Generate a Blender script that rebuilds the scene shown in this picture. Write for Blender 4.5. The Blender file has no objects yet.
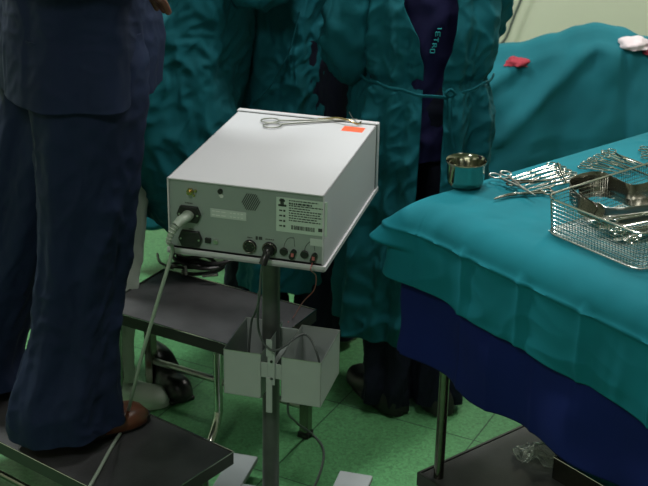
import bpy, bmesh, math, random
from mathutils import Vector, Matrix, noise
C = bpy.context.scene.collection
R = math.radians
sin, cos, pi = math.sin, math.cos, math.pi

# ------------------------------------------------------------------ camera
F, PITCH, ROLL, EYE = 1346.0, 0.4111, 0.0191, 2.05
fw = Vector((0, cos(PITCH), -sin(PITCH)))
ux = Vector((1, 0, 0)); uu = ux.cross(fw)
CX = cos(ROLL) * ux + sin(ROLL) * uu
CU = -sin(ROLL) * ux + cos(ROLL) * uu
CAM = Vector((0, 0, EYE))
cd = bpy.data.cameras.new('camera'); cam = bpy.data.objects.new('camera', cd); C.objects.link(cam)
m = Matrix((CX, CU, -fw)).transposed().to_4x4(); m.translation = CAM
cam.matrix_world = m
cd.sensor_width = 36; cd.lens = F / 648 * 36; cd.clip_start = .05
cd.dof.use_dof = True; cd.dof.focus_distance = 3.05; cd.dof.aperture_fstop = 8.0
bpy.context.scene.camera = cam

def at(px, py, z):
    "the point of height z on the sight line of a pixel (survey of the photograph)"
    d = fw + CX * ((px - 324) / F) - CU * ((py - 243) / F)
    return CAM + d * ((z - EYE) / d.z)
def aty(px, py, y):
    d = fw + CX * ((px - 324) / F) - CU * ((py - 243) / F)
    return CAM + d * (y / d.y)

# ------------------------------------------------------------------ light
sc = bpy.context.scene
sc.view_settings.view_transform = 'Standard'; sc.view_settings.look = 'None'
sc.view_settings.gamma = 1; sc.view_settings.exposure = 0.0
w = bpy.data.worlds.new('world'); sc.world = w; w.use_nodes = True
w.node_tree.nodes['Background'].inputs[0].default_value = (.55, .75, .8, 1)
w.node_tree.nodes['Background'].inputs[1].default_value = 0.013

def area(name, loc, size, power, color, target=None, sy=None):
    l = bpy.data.lights.new(name, 'AREA'); l.energy = power; l.color = color; l.size = size
    if sy: l.shape = 'RECTANGLE'; l.size_y = sy
    o = bpy.data.objects.new(name, l); C.objects.link(o); o.location = loc
    if target is not None:
        o.rotation_euler = (Vector(target) - Vector(loc)).to_track_quat('-Z', 'Y').to_euler()
    return o
CEIL = 2.95
area('ceiling_lamp_light', (0.35, 3.3, CEIL - .09), .5, 28, (1, .98, .93))
area('ceiling_lamp_light', (1.1, 2.3, CEIL - .09), .5, 5, (1, .98, .93))
area('ceiling_lamp_light', (-1.6, 4.1, CEIL - .09), .5, 75, (.95, 1, .95))
area('ceiling_lamp_light', (-.9, 0.6, CEIL - .09), .5, 24, (1, .99, .95))  # unseen lamp added behind the camera as frontal fill
area('ceiling_lamp_light', (1.6, 5.0, CEIL - .09), .5, 48, (1, .97, .88))

# ------------------------------------------------------------------ materials
def mat(name, col, rough=.6, metal=0, bump=None, bscale=50, bdist=.002, var=0, vscale=8, spec=.5, sheen=0, alpha=None, trans=0, emis=None):
    m = bpy.data.materials.new(name); m.use_nodes = True
    nt = m.node_tree; b = nt.nodes['Principled BSDF']
    b.inputs['Base Color'].default_value = (*col, 1)
    b.inputs['Roughness'].default_value = rough; b.inputs['Metallic'].default_value = metal
    b.inputs['Specular IOR Level'].default_value = spec
    if sheen: b.inputs['Sheen Weight'].default_value = sheen; b.inputs['Sheen Roughness'].default_value = .4; b.inputs['Sheen Tint'].default_value = (*[min(1, c * 2 + .1) for c in col], 1)
    if trans: b.inputs['Transmission Weight'].default_value = trans
    if emis: b.inputs['Emission Color'].default_value = (*emis[0], 1); b.inputs['Emission Strength'].default_value = emis[1]
    tc = nt.nodes.new('ShaderNodeTexCoord')
    if var:
        n = nt.nodes.new('ShaderNodeTexNoise'); n.inputs['Scale'].default_value = vscale; n.inputs['Detail'].default_value = 6
        nt.links.new(tc.outputs['Object'], n.inputs['Vector'])
        r = nt.nodes.new('ShaderNodeValToRGB')
        r.color_ramp.elements[0].position = .3; r.color_ramp.elements[1].position = .7
        r.color_ramp.elements[0].color = (*[c * (1 - var) for c in col], 1)
        r.color_ramp.elements[1].color = (*[min(1, c * (1 + var)) for c in col], 1)
        nt.links.new(n.outputs['Fac'], r.inputs[0]); nt.links.new(r.outputs[0], b.inputs['Base Color'])
    if bump:
        n = nt.nodes.new('ShaderNodeTexNoise'); n.inputs['Scale'].default_value = bscale; n.inputs['Detail'].default_value = 5
        nt.links.new(tc.outputs['Object'], n.inputs['Vector'])
        bp = nt.nodes.new('ShaderNodeBump'); bp.inputs['Strength'].default_value = bump; bp.inputs['Distance'].default_value = bdist
        nt.links.new(n.outputs['Fac'], bp.inputs['Height']); nt.links.new(bp.outputs[0], b.inputs['Normal'])
    return m

def fabric(name, col, crinkle=.6, rough=.8, sheen=0, cs=14):
    "woven cloth: soft crease network from warped ridged noise plus a fine weave"
    m = mat(name, col, rough, spec=.2, sheen=sheen, var=.12, vscale=5)
    nt = m.node_tree; b = nt.nodes['Principled BSDF']; tc = [n for n in nt.nodes if n.type == 'TEX_COORD'][0]
    n1 = nt.nodes.new('ShaderNodeTexNoise'); n1.inputs['Scale'].default_value = cs; n1.inputs['Detail'].default_value = 4; n1.inputs['Distortion'].default_value = 1.2
    n1.noise_type = 'RIDGED_MULTIFRACTAL'
    n2 = nt.nodes.new('ShaderNodeTexNoise'); n2.inputs['Scale'].default_value = 420; n2.inputs['Detail'].default_value = 2
    mp = nt.nodes.new('ShaderNodeMapping'); mp.inputs['Scale'].default_value = (1, 1, .45); mp.inputs['Rotation'].default_value = (.3, .2, .4)
    nt.links.new(tc.outputs['Object'], mp.inputs[0]); nt.links.new(mp.outputs[0], n1.inputs['Vector']); nt.links.new(tc.outputs['Object'], n2.inputs['Vector'])
    b1 = nt.nodes.new('ShaderNodeBump'); b1.inputs['Strength'].default_value = crinkle; b1.inputs['Distance'].default_value = .02
    b2 = nt.nodes.new('ShaderNodeBump'); b2.inputs['Strength'].default_value = .25; b2.inputs['Distance'].default_value = .001
    nt.links.new(n1.outputs['Fac'], b1.inputs['Height']); nt.links.new(n2.outputs['Fac'], b2.inputs['Height'])
    nt.links.new(b1.outputs[0], b2.inputs['Normal']); nt.links.new(b2.outputs[0], b.inputs['Normal'])
    return m

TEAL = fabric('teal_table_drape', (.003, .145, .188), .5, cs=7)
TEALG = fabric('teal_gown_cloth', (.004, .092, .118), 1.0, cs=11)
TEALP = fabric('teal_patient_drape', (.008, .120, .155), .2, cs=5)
BLUE = fabric('royal_blue_drape', (.004, .012, .10), .3, cs=8)
NAVY = fabric('navy_scrub_cloth', (.007, .014, .040), .45, cs=9)
NAVY2 = fabric('indigo_scrub_cloth', (.008, .008, .042), .6, cs=9)
WHITEC = fabric('white_trouser_cloth', (.42, .47, .42), .4)
BLACKC = fabric('black_trouser_cloth', (.006, .008, .02), .4)
SKIN = mat('brown_skin', (.075, .022, .010), .5, bump=.2, bscale=90)
SKIN2 = mat('light_skin', (.42, .24, .17), .5, bump=.2, bscale=90)
GLOVE = mat('latex_glove', (.62, .55, .42), .45)
MASKM = fabric('pale_mask_cloth', (.35, .55, .62), .2)
CAPM = fabric('cap_cloth', (.02, .22, .25), .3)
BROWN = mat('brown_leather', (.085, .026, .012), .42, bump=.4, bscale=60, var=.3)
BLACKR = mat('black_rubber', (.006, .006, .007), .5)
WHITES = mat('white_boot', (.55, .62, .55), .5, bump=.3, bscale=25)
CASE = mat('light_grey_casing', (.46, .46, .49), .48, bump=.12, bscale=500, bdist=.0008)
PANEL = mat('grey_panel', (.22, .27, .25), .5, bump=.1, bscale=600, bdist=.0005, var=.05)
GREYP = mat('grey_painted_steel', (.34, .38, .37), .5, var=.06, bump=.1, bscale=200, bdist=.0005)
POLEM = mat('dark_grey_steel', (.10, .112, .108), .42, metal=.35, var=.15, vscale=20)
FOOTM = mat('pale_grey_painted_steel', (.24, .26, .27), .5, var=.06)
STEEL = mat('polished_steel', (.50, .50, .46), .16, 1)
STEELB = mat('brushed_steel', (.50, .50, .47), .32, 1, bump=.1, bscale=120)
STEELD = mat('dull_steel', (.22, .21, .18), .22, 1, var=.2, vscale=15)
GOLD = mat('gilt_steel', (.55, .42, .20), .25, 1)
RUBBER = mat('ribbed_dark_rubber_top', (.046, .046, .049), .38, bump=.5, bscale=260, bdist=.001, var=.35, vscale=9)
PLASTB = mat('black_plastic', (.010, .010, .011), .35)
CABLEG = mat('grey_cable', (.27, .32, .27), .45)
CABLED = mat('dark_grey_cable', (.07, .085, .08), .45)
RIMD = mat('dark_stool_rim', (.05, .055, .05), .4, metal=.5)
BOWLM = mat('bowl_steel', (.36, .36, .30), .14, 1)
ORANGE = mat('orange_sticker', (.95, .11, .045), .5)
LABELM = mat('printed_label', (.42, .52, .45), .5)
INK = mat('ink', (.03, .04, .035), .6)
WHITEM = mat('white_marking', (.55, .58, .55), .5)
TAPE = mat('clear_tape', (.42, .48, .45), .25)
REDW = mat('red_wire', (.45, .12, .12), .5)
BLOOD = fabric('bloody_gauze', (.30, .035, .055), .8)
GAUZE = fabric('white_gauze', (.60, .52, .56), .8)
WALLM = mat('cream_green_wall', (.58, .60, .49), .6, bump=.08, bscale=60, var=.04, vscale=2)
CEILM = mat('white_ceiling', (.6, .6, .56), .8, bump=.05)
LAMPE = mat('lamp_panel', (1, 1, 1), .5, emis=((1, .98, .93), 3))
FILM = mat('clear_plastic_film', (.8, .85, .8), .08, trans=.9, bump=.5, bscale=40)

def floor_mat():
    m = bpy.data.materials.new('green_vinyl_tile'); m.use_nodes = True; nt = m.node_tree; b = nt.nodes['Principled BSDF']
    tc = nt.nodes.new('ShaderNodeTexCoord'); mp = nt.nodes.new('ShaderNodeMapping')
    ang = R(63.2); mp.vector_type = 'TEXTURE'
    mp.inputs['Rotation'].default_value = (0, 0, ang - pi / 2)
    mp.inputs['Location'].default_value = (.0557, 3.5035, 0)
    br = nt.nodes.new('ShaderNodeTexBrick'); br.offset = 0; br.inputs['Scale'].default_value = 1
    br.inputs['Brick Width'].default_value = .43; br.inputs['Row Height'].default_value = .43
    br.inputs['Mortar Size'].default_value = .0022; br.inputs['Mortar Smooth'].default_value = .2; br.inputs['Bias'].default_value = 0
    br.inputs['Color1'].default_value = (.074, .225, .092, 1); br.inputs['Color2'].default_value = (.082, .245, .102, 1)
    br.inputs['Mortar'].default_value = (.02, .06, .03, 1)
    nt.links.new(tc.outputs['Object'], mp.inputs[0]); nt.links.new(mp.outputs[0], br.inputs['Vector'])
    n = nt.nodes.new('ShaderNodeTexNoise'); n.inputs['Scale'].default_value = 90; n.inputs['Detail'].default_value = 5; n.inputs['Distortion'].default_value = 1
    n3 = nt.nodes.new('ShaderNodeTexNoise'); n3.inputs['Scale'].default_value = 3; n3.inputs['Detail'].default_value = 4
    nt.links.new(tc.outputs['Object'], n.inputs['Vector']); nt.links.new(tc.outputs['Object'], n3.inputs['Vector'])
    r = nt.nodes.new('ShaderNodeValToRGB'); r.color_ramp.elements[0].position = .35; r.color_ramp.elements[1].position = .68
    r.color_ramp.elements[0].color = (.72, .72, .72, 1); r.color_ramp.elements[1].color = (1.25, 1.25, 1.25, 1)
    r2 = nt.nodes.new('ShaderNodeValToRGB'); r2.color_ramp.elements[0].color = (.8, .8, .8, 1); r2.color_ramp.elements[1].color = (1.15, 1.15, 1.15, 1)
    nt.links.new(n.outputs['Fac'], r.inputs[0]); nt.links.new(n3.outputs['Fac'], r2.inputs[0])
    mx = nt.nodes.new('ShaderNodeMix'); mx.data_type = 'RGBA'; mx.blend_type = 'MULTIPLY'; mx.inputs[0].default_value = 1
    mx2 = nt.nodes.new('ShaderNodeMix'); mx2.data_type = 'RGBA'; mx2.blend_type = 'MULTIPLY'; mx2.inputs[0].default_value = 1
    nt.links.new(br.outputs['Color'], mx.inputs[6]); nt.links.new(r.outputs[0], mx.inputs[7])
    nt.links.new(mx.outputs[2], mx2.inputs[6]); nt.links.new(r2.outputs[0], mx2.inputs[7])
    nt.links.new(mx2.outputs[2], b.inputs['Base Color'])
    b.inputs['Roughness'].default_value = .38; b.inputs['Specular IOR Level'].default_value = .4
    return m
FLOORM = floor_mat()

# ------------------------------------------------------------------ mesh helpers
class MB:
    def __init__(s): s.v = []; s.f = []; s.uv = None
    def add(s, vs, fs):
        n = len(s.v); s.v += [tuple(p) for p in vs]; s.f += [tuple(i + n for i in f) for f in fs]
        return s
    def box(s, x0, x1, y0, y1, z0, z1, M=None):
        vs = [Vector((x, y, z)) for z in (z0, z1) for y in (y0, y1) for x in (x0, x1)]
        if M is not None: vs = [M @ v for v in vs]
        return s.add(vs, [(0, 2, 3, 1), (4, 5, 7, 6), (0, 1, 5, 4), (2, 6, 7, 3), (0, 4, 6, 2), (1, 3, 7, 5)])
    def rings(s, rs, closed=True, cap0=True, cap1=True):
        n = len(rs[0]); vs = [p for r in rs for p in r]; fs = []
        k = n if closed else n - 1
        for i in range(len(rs) - 1):
            for j in range(k):
                a = i * n + j; b = i * n + (j + 1) % n
                fs.append((a, b, b + n, a + n))
        if closed and cap0: fs.append(tuple(reversed(range(n))))
        if closed and cap1: fs.append(tuple((len(rs) - 1) * n + j for j in range(n)))
        return s.add(vs, fs)
    def tube(s, pts, r, n=10, cap=True, flat=None, closed=False):
        pts = [Vector(p) for p in pts]; N = len(pts)
        rr = r if isinstance(r, (list, tuple)) else [r] * N
        rs = []; up = None
        for i, p in enumerate(pts):
            if closed: t = pts[(i + 1) % N] - pts[i - 1]
            else: t = pts[min(i + 1, N - 1)] - pts[max(i - 1, 0)]
            t.normalize()
            if up is None:
                up = Vector((0, 0, 1)) if abs(t.z) < .9 else Vector((1, 0, 0))
            up = (up - t * up.dot(t)).normalized(); sd = t.cross(up)
            fx, fz = flat if flat else (1, 1)
            rs.append([p + (sd * cos(2 * pi * k / n) * fx + up * sin(2 * pi * k / n) * fz) * rr[i] for k in range(n)])
        if closed: rs.append(rs[0])
        return s.rings(rs, True, cap and not closed, cap and not closed)
    def disc(s, c, r, h, n=24, axis='z', M=None, r2=None):
        r2 = r if r2 is None else r2; rs = []
        for rad, t in ((r, 0), (r2, h)):
            ring = []
            for k in range(n):
                a = 2 * pi * k / n; x, y = cos(a) * rad, sin(a) * rad
                v = Vector((x, y, t)) if axis == 'z' else (Vector((x, -t, y)) if axis == 'y' else Vector((t, x, y)))
                v = v + Vector(c)
                ring.append(M @ v if M is not None else v)
            rs.append(ring)
        return s.rings(rs)
    def lathe(s, prof, n=32, c=(0, 0, 0)):
        rs = [[Vector(c) + Vector((cos(2 * pi * k / n) * r, sin(2 * pi * k / n) * r, z)) for k in range(n)] for r, z in prof]
        return s.rings(rs, True, False, False)
    def obj(s, name, mtl, parent=None, smooth=True, bevel=0, solid=0, sub=0, angle=40):
        me = bpy.data.meshes.new(name); me.from_pydata(s.v, [], s.f); me.update()
        bm = bmesh.new(); bm.from_mesh(me); bmesh.ops.recalc_face_normals(bm, faces=bm.faces); bm.to_mesh(me); bm.free()
        o = bpy.data.objects.new(name, me); C.objects.link(o)
        me.materials.append(mtl)
        if smooth:
            for p in me.polygons: p.use_smooth = True
            me.set_sharp_from_angle(angle=R(angle))
        if solid: md = o.modifiers.new('solid', 'SOLIDIFY'); md.thickness = solid; md.offset = 0
        if sub: md = o.modifiers.new('sub', 'SUBSURF'); md.levels = sub; md.render_levels = sub
        if bevel:
            md = o.modifiers.new('bevel', 'BEVEL'); md.width = bevel; md.segments = 3; md.limit_method = 'ANGLE'
        if parent is not None:
            o.parent = parent
        return o
def spline(pts, n=8, closed=False):
    P = [Vector(p) for p in pts]; out = []; N = len(P)
    rng = range(N) if closed else range(N - 1)
    for i in rng:
        if closed: a, b, c, d = P[i - 1], P[i], P[(i + 1) % N], P[(i + 2) % N]
        else: a, b, c, d = P[max(i - 1, 0)], P[i], P[i + 1], P[min(i + 2, N - 1)]
        for k in range(n):
            t = k / n
            out.append(.5 * ((2 * b) + (c - a) * t + (2 * a - 5 * b + 4 * c - d) * t * t + (3 * b - a - 3 * c + d) * t ** 3))
    if not closed: out.append(P[-1])
    return out
def tag(o, label, cat, group=None):
    o['label'] = label; o['category'] = cat
    if group: o['group'] = group
    return o
def struct(o): o['kind'] = 'structure'; return o
def empty(name, loc=(0, 0, 0), rz=0):
    o = bpy.data.objects.new(name, None); C.objects.link(o); o.location = loc; o.rotation_euler = (0, 0, rz); o.empty_display_size = .05
    return o
def copy_tree(o, parent=None):
    c = o.copy(); C.objects.link(c)
    if parent is not None: c.parent = parent
    for ch in [x for x in C.objects if x.parent == o]: copy_tree(ch, c)
    return c
def nz(x, y, z=0, s=1, seed=0): return noise.noise(Vector((x * s + seed * 7.3, y * s - seed * 3.1, z * s + seed * 1.7)))
def ridge(x, y, z, s, seed=0): return 1 - abs(nz(x, y, z, s, seed)) * 2.2
def sst(a, b, x):
    t = max(0, min(1, (x - a) / (b - a))); return t * t * (3 - 2 * t)

def crinkle(x, y, z, seed, a=1.0):
    wx = .05 * nz(x, y, z, 4, seed); wz = .05 * nz(z, x, y, 4, seed + 5)
    x2, y2, z2 = x + wx, y + wx, z * .75 + wz
    v = .010 * (ridge(x2, y2, z2, 6, seed) - .5)
    v += .0075 * max(0, ridge(x2 + z2 * .5, y2, z2 - x2 * .6, 13, seed + 1) - .25)
    v += .0045 * max(0, ridge(x2 - z2 * .4, y2 + z2 * .3, z2, 27, seed + 2) - .2)
    return v * a * 1.25

# ------------------------------------------------------------------ the room
X0, X1, Y0, Y1 = -3.2, 3.4, -1.2, 6.2
struct(MB().box(X0, X1, Y0, Y1, -.1, 0).obj('floor', FLOORM, smooth=False))
struct(MB().box(X0, X1, Y0, Y1, CEIL, CEIL + .1).obj('ceiling', CEILM, smooth=False))
struct(MB().box(X0 - .1, X1 + .1, Y1, Y1 + .1, -.1, CEIL + .1).obj('wall_back', WALLM, smooth=False))
struct(MB().box(X0 - .1, X1 + .1, Y0 - .1, Y0, -.1, CEIL + .1).obj('wall_front', WALLM, smooth=False))
struct(MB().box(X0 - .1, X0, Y0, Y1, -.1, CEIL + .1).obj('wall_left', WALLM, smooth=False))
struct(MB().box(X1, X1 + .1, Y0, Y1, -.1, CEIL + .1).obj('wall_right', WALLM, smooth=False))

# ceiling lamps; the first one is an unseen addition for frontal fill
for i, (x, y, sz, lb) in enumerate(((-.9, .6, .55, 'unseen square white fill lamp added above and behind the camera'), (.35, 3.3, .55, 'square white ceiling lamp above the instrument trolley'), (1.1, 2.3, .55, 'square white ceiling lamp nearest the right wall and the camera'), (-1.6, 4.1, .55, 'square white ceiling lamp over the far left floor'), (1.6, 5.0, .55, 'square white ceiling lamp over the operating table by the back wall'))):
    e = empty('ceiling_lamp', (x, y, CEIL)); tag(e, lb, 'lamp')
    h = sz / 2 + .03
    f = MB()
    for a, b, c, d in ((-h, h, -h, -h + .03), (-h, h, h - .03, h), (-h, -h + .03, -h, h), (h - .03, h, -h, h)): f.box(a, b, c, d, -.08, 0)
    f.obj('lamp_frame', STEELD, e, False)
    MB().box(-h + .03, h - .03, -h + .03, h - .03, -.05, -.03).obj('diffuser', LAMPE, e, False)

# ------------------------------------------------------------------ cloth draped on a rectangular table top
def drape(name, O, U, V, LU, LV, ztop, prof, mtl, seed=0, n=900, topnoise=.002, hemf=None, parent=None, rad=.02):
    """prof(s,h)->(out,drop) for h in 0..1; s is the run round the rectangle; U,V unit edge vectors from corner O"""
    per = []
    # perimeter walk with rounded corners, starting at O + U*LU/2 on the V=0 side, going towards O
    def add_edge(p, q, N, k, tag_):
        for i in range(k): per.append((p.lerp(q, i / k), N, tag_, i / k))
    O = Vector((O[0], O[1], 0)); U = Vector(U); V = Vector(V)
    P = [O, O + V * LV, O + V * LV + U * LU, O + U * LU]
    Ns = [-U, V, U, -V]
    kl = [int(n * LV / (2 * (LU + LV))), int(n * LU / (2 * (LU + LV)))] * 2
    dirs = [V, U, -V, -U]
    for e in range(4):
        a = P[e] + dirs[e] * rad; b = P[(e + 1) % 4] - dirs[e] * rad
        for i in range(kl[e]): per.append((a.lerp(b, i / kl[e]) + Ns[e] * 0, Ns[e], e, i / kl[e]))
        c = P[(e + 1) % 4] - dirs[e] * rad + (-Ns[e]) * rad
        for i in range(64):
            t = i / 64; ang = t * pi / 2
            N = (Ns[e] * cos(ang) + Ns[(e + 1) % 4] * sin(ang)).normalized()
            per.append((c + N * rad, N, e, 1 + t))
    rings = []; ctr = (P[0] + P[2]) / 2
    for k in range(26):
        t = k / 26
        r_ = []
        for (p, N, e, s) in per:
            q = ctr.lerp(p - N * INS, t ** .8)
            z = ztop + topnoise * (nz(q.x, q.y, 0, 9, seed) + .6 * nz(q.x, q.y, 0, 22, seed)) * min(1, 5 * (1 - t) + .5)
            r_.append(Vector((q.x, q.y, z)))
        rings.append(r_)
    K = 84
    for k in range(K + 1):
        h = k / K; r_ = []
        for (p, N, e, s) in per:
            out, drop = prof(p, N, e, s, h)
            r_.append(Vector((p.x, p.y, 0)) + N * out + Vector((0, 0, ztop - drop)))
        rings.append(r_)
    mb = MB(); mb.rings(rings, True, True, False)
    return mb.obj(name, mtl, parent, solid=.0016, angle=80)

TU = Vector((.777, .629, 0)).normalized(); TV = Vector((TU.y, -TU.x, 0))
ZT = .9175   # cloth top
TO = Vector((.178, 2.87, 0)) # table corner (far-left)
LU, LV = 1.0, 1.2
def tl(u, v, z=0): return TO + TU * u + TV * v + Vector((0, 0, z))

# the trolley
tr = empty('instrument_trolley', tl(0, 0, 0), math.atan2(TU.y, TU.x))   # local x = U, local -y = V
tag(tr, 'steel instrument trolley with a dark lower shelf under the blue and teal drapes', 'trolley')
MB().box(.08, LU - .08, -LV + .08, -.08, ZT - .035, ZT - .014).obj('tabletop', STEELB, tr, bevel=.004)
LEG = (.10, .03)
_q = at(421, 473, .212) - TO; SU, SV = _q.dot(TU), _q.dot(TV)
_q = at(438.5, 477, .212) - TO; GU, GV = _q.dot(TU), _q.dot(TV)
for (x, y) in ((GU, -GV), (LU - .06, -GV), (GU, -LV + .06), (LU - .06, -LV + .06)):
    lg = MB().tube([(x, y, .075), (x, y, ZT - .03)], .0125, 14).obj('leg', STEELD, tr)
    cs_ = MB().tube([(x - .011, y, .026), (x + .011, y, .026)], .026, 16); cs_.box(x - .016, x + .016, y - .004, y + .004, .03, .08)
    cs_.obj('castor', BLACKR, lg)
sh = MB().box(SU, SU + .40, -LV + .03, -SV, .182, .212).obj('lower_shelf', RUBBER, tr, bevel=.003)
rm = MB()
for a, b, c, d in ((SU - .007, SU, -LV + .03, -SV + .006), (SU + .4, SU + .407, -LV + .03, -SV + .006), (SU - .007, SU + .407, -SV, -SV + .007)): rm.box(a, b, c, d, .176, .214)
rm.obj('shelf_rim', RIMD, sh, bevel=.001)

INS = .055
def prof_teal(p, N, e, s, h):
    L = .222 + .012 * nz(p.x, p.y, 0, 4, 3)
    if e == 0: L += .006 * sin(s * 9) + .085 * s
    hh = h * L
    if e == 3: wc = sst(.85, 1, s) if s < 1 else 1
    elif e == 0: wc = 1 - sst(0, .10, s)
    else: wc = 0
    pk = math.exp(-((s - 1.5) / .26) ** 2) if (s >= 1 and e in (3, 0, 1, 2)) else 0
    r = .062
    # rounded edge then straight fall
    a = min(hh / (r * pi / 2), 1) * pi / 2
    out = r * sin(a); drop = r * (1 - cos(a)) + max(0, hh - r * pi / 2)
    # soft crease just below the edge
    out += .008 * math.exp(-abs(drop - .064) / .006)
    out -= INS
    # hanging waves and packing creases
    g = sst(.02, .2, drop)
    w_ = .005 * sin((p.x * 17 - p.y * 21) + 1.3) + .010 * nz(p.x, p.y, drop * .6, 5, 11) + .006 * (ridge(p.x, p.y, drop * 1.5, 9, 12) - .5)
    out += g * w_ + .004
    for c0 in (.165, .36, .56, .78):
        if e == 0: out += (.009 * math.exp(-abs(s * LV - c0) / .012) - .004 * math.exp(-abs(s * LV - c0 - .03) / .02)) * sst(.04, .07, drop)
    # dog ear at the corner: slopes out to a tip, then tucks back under and hangs
    tri = drop / .10 if drop < .10 else 1 - .55 * sst(.10, .118, drop)
    out += wc * .012 * g + pk * .085 * tri
    return out, drop
def prof_blue(p, N, e, s, h):
    L = .41 + .02 * nz(p.x, p.y, 0, 3, 5) + (.006 * sin(s * 9 + 1) + .05 * s if e == 0 else 0)
    hh = h * L + .004
    r = .05; a = min(hh / (r * pi / 2), 1) * pi / 2
    out = r * sin(a) - .055; drop = r * (1 - cos(a)) + max(0, hh - r * pi / 2) + .003
    g = sst(.03, .35, drop)
    out += g * (.014 * sin((p.x * 14 - p.y * 18) + .4) + .012 * nz(p.x, p.y, drop, 9, 21)) - .006 * g
    if e == 0:
        for c0 in (.19, .3, .42): out += .008 * math.exp(-abs(s * LV - c0) / .02) * g
    return out, drop
o = drape('under_drape', TO, TU, TV, LU, LV, ZT - .007, prof_blue, BLUE, 2)
tag(o, 'royal blue cloth hanging below the teal drape on the instrument trolley', 'drape')
o = drape('table_drape', TO, TU, TV, LU, LV, ZT, prof_teal, TEAL, 1, topnoise=.0022, rad=.075)
tag(o, 'teal surgical drape covering the top of the instrument trolley', 'drape')

# ------------------------------------------------------------------ step stools
def stool(name, cs, z, label, legs=True, th=.035):
    "cs: back-right corner, dir long (towards left), dir short (towards camera), lengths"
    P, dl, ds, LL, LS = cs
    ang = math.atan2(-dl.y, -dl.x)
    e = empty(name, (P.x, P.y, 0), ang); tag(e, label, 'step stool')
    # local x from right (0) to left (-LL); local y from back (0) to front (-LS)
    top = MB().box(-LL, 0, -LS, 0, z - .012, z).obj('rubber_top', RUBBER, e, bevel=.002)
    r_ = MB(); q = .003
    for a, b, c, d in ((-LL - q, q, 0, q), (-LL - q, q, -LS - q, -LS), (-LL - q, -LL, -LS, 0), (0, q, -LS, 0)): r_.box(a, b, c, d, z - th, z + .0015)
    r_.box(-LL, 0, -LS, 0, z - .016, z - .012)
    r_.obj('metal_rim', RIMD, top, bevel=.0008)
    MB().tube([(-LL - q, q, z + .001), (q, q, z + .001), (q, -LS - q, z + .001), (-LL - q, -LS - q, z + .001)], .0018, 6, closed=True).obj('rim_bead', STEEL, top)
    return e
def direc(a, b): d = (b - a); d.z = 0; return d.normalized()
# near-left stool the man stands on
a = at(232, 452, .24); b = at(100, 393, .24); dl = direc(a, b); ds = Vector((dl.y, -dl.x, 0));
if ds.y > 0: ds = -ds
s1 = stool('step_stool', (a, dl, ds, .80, .325), .24, 'dark-topped step stool with bright steel edge under the man in navy scrubs')
for x in (-.06, -.74):
    for y in (-.04, -.285):
        l = MB().tube([(x, y, .012), (x, y, .225)], .0125, 12).obj('leg', STEELD, s1)
        MB().tube([(x, y, 0), (x, y, .02)], .015, 12).obj('rubber_foot', BLACKR, l)
MB().tube([(-.74, -.285, .1), (-.06, -.285, .1)], .009, 10).obj('stretcher', STEELD, s1)
# middle stool
a = at(315, 310, .36); b = at(150, 266, .36); dl = direc(a, b); ds = Vector((dl.y, -dl.x, 0))
if ds.y > 0: ds = -ds
L2 = .52; W2 = .30
s2 = stool('step_stool', (a, dl, ds, L2, W2), .36, 'dark-topped step stool behind the grey pole, coiled cable lying on its far edge')
def s2l(p):  # world to stool 2 local
    q = p - Vector((a.x, a.y, 0)); ex = -dl; ey = -ds
    return Vector((q.dot(ex), q.dot(ey), p.z))
lx = s2l(at(301, 440, 0)); l1 = s2l(at(157, 384, 0)); ty_ = (lx.y + l1.y) / 2
for x in (lx.x, l1.x):
    l = MB().box(x - .014, x + .014, ty_ - .014, ty_ + .014, .0, .345).obj('leg', STEELD, s2, bevel=.003)
    MB().box(x - .017, x + .017, ty_ - .017, ty_ + .017, 0, .018).obj('rubber_foot', BLACKR, l, bevel=.002)
MB().tube([(l1.x, ty_, .095), (lx.x, ty_, .095)], .010, 12).obj('stretcher', STEELB, s2)
for px in (240, None):
    x = s2l(at(240, 400, .1)).x if px else l1.x + .02
    yf = -W2 + .035
    pts = [(x, yf, .345), (x, yf, .15), (x, yf - .004, .11), (x, yf - .022, .07), (x, yf - .05, .035), (x, yf - .085, .016), (x, yf - .11, .014)]
    MB().tube(spline(pts, 6), .0125, 14).obj('curved_leg', STEEL, s2)

# ------------------------------------------------------------------ electrosurgical unit on its stand
BW, BD, BH = .355, .508, .171
BA = -.256
bo = Vector((-.344, 2.73, 1.008 - BH))
# ground-truth nudge so corners land where the survey has them
unit = empty('electrosurgical_unit', bo, BA)
tag(unit, 'light grey medical generator box on a pole, rear sockets facing us', 'medical device')
# casing: an inverted channel with slanted front rim; the rear panel is set in by 4 mm
t_ = .004
cv = MB(); cv.box(0, t_, 0, BD, 0, BH); cv.box(BW - t_, BW, 0, BD, 0, BH); cv.box(0, BW, 0, BD, BH - t_, BH)
cv.obj('cover', CASE, unit, bevel=.0015)
pn = MB().box(t_, BW - t_, .005, .008, .010, BH - t_).obj('rear_panel', PANEL, unit, False)
MB().box(t_ + .001, BW - t_ - .001, .008, BD - .01, .004, BH - t_ - .001).obj('chassis', PLASTB, unit, False)
tray_ = MB(); tray_.box(-.003, BW + .003, -.004, BD, -.006, .0015); tray_.box(-.003, BW + .003, -.004, 0, -.006, .008); tray_.box(BW, BW + .005, 0, BD, -.006, .006)
tray_.obj('bottom_tray', CASE, unit, bevel=.0015)
bz = MB(); bz.box(-.003, BW + .004, BD - .020, BD - .002, -.010, BH + .004); bz.obj('front_bezel', CASE, unit, bevel=.004)
MB().box(-.001, BW + .001, BD - .0235, BD - .0198, .004, BH + .001).obj('bezel_seam', INK, unit, False)
cxv = Vector((cos(BA), sin(BA), 0)); cyv = Vector((-sin(BA), cos(BA), 0))
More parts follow.
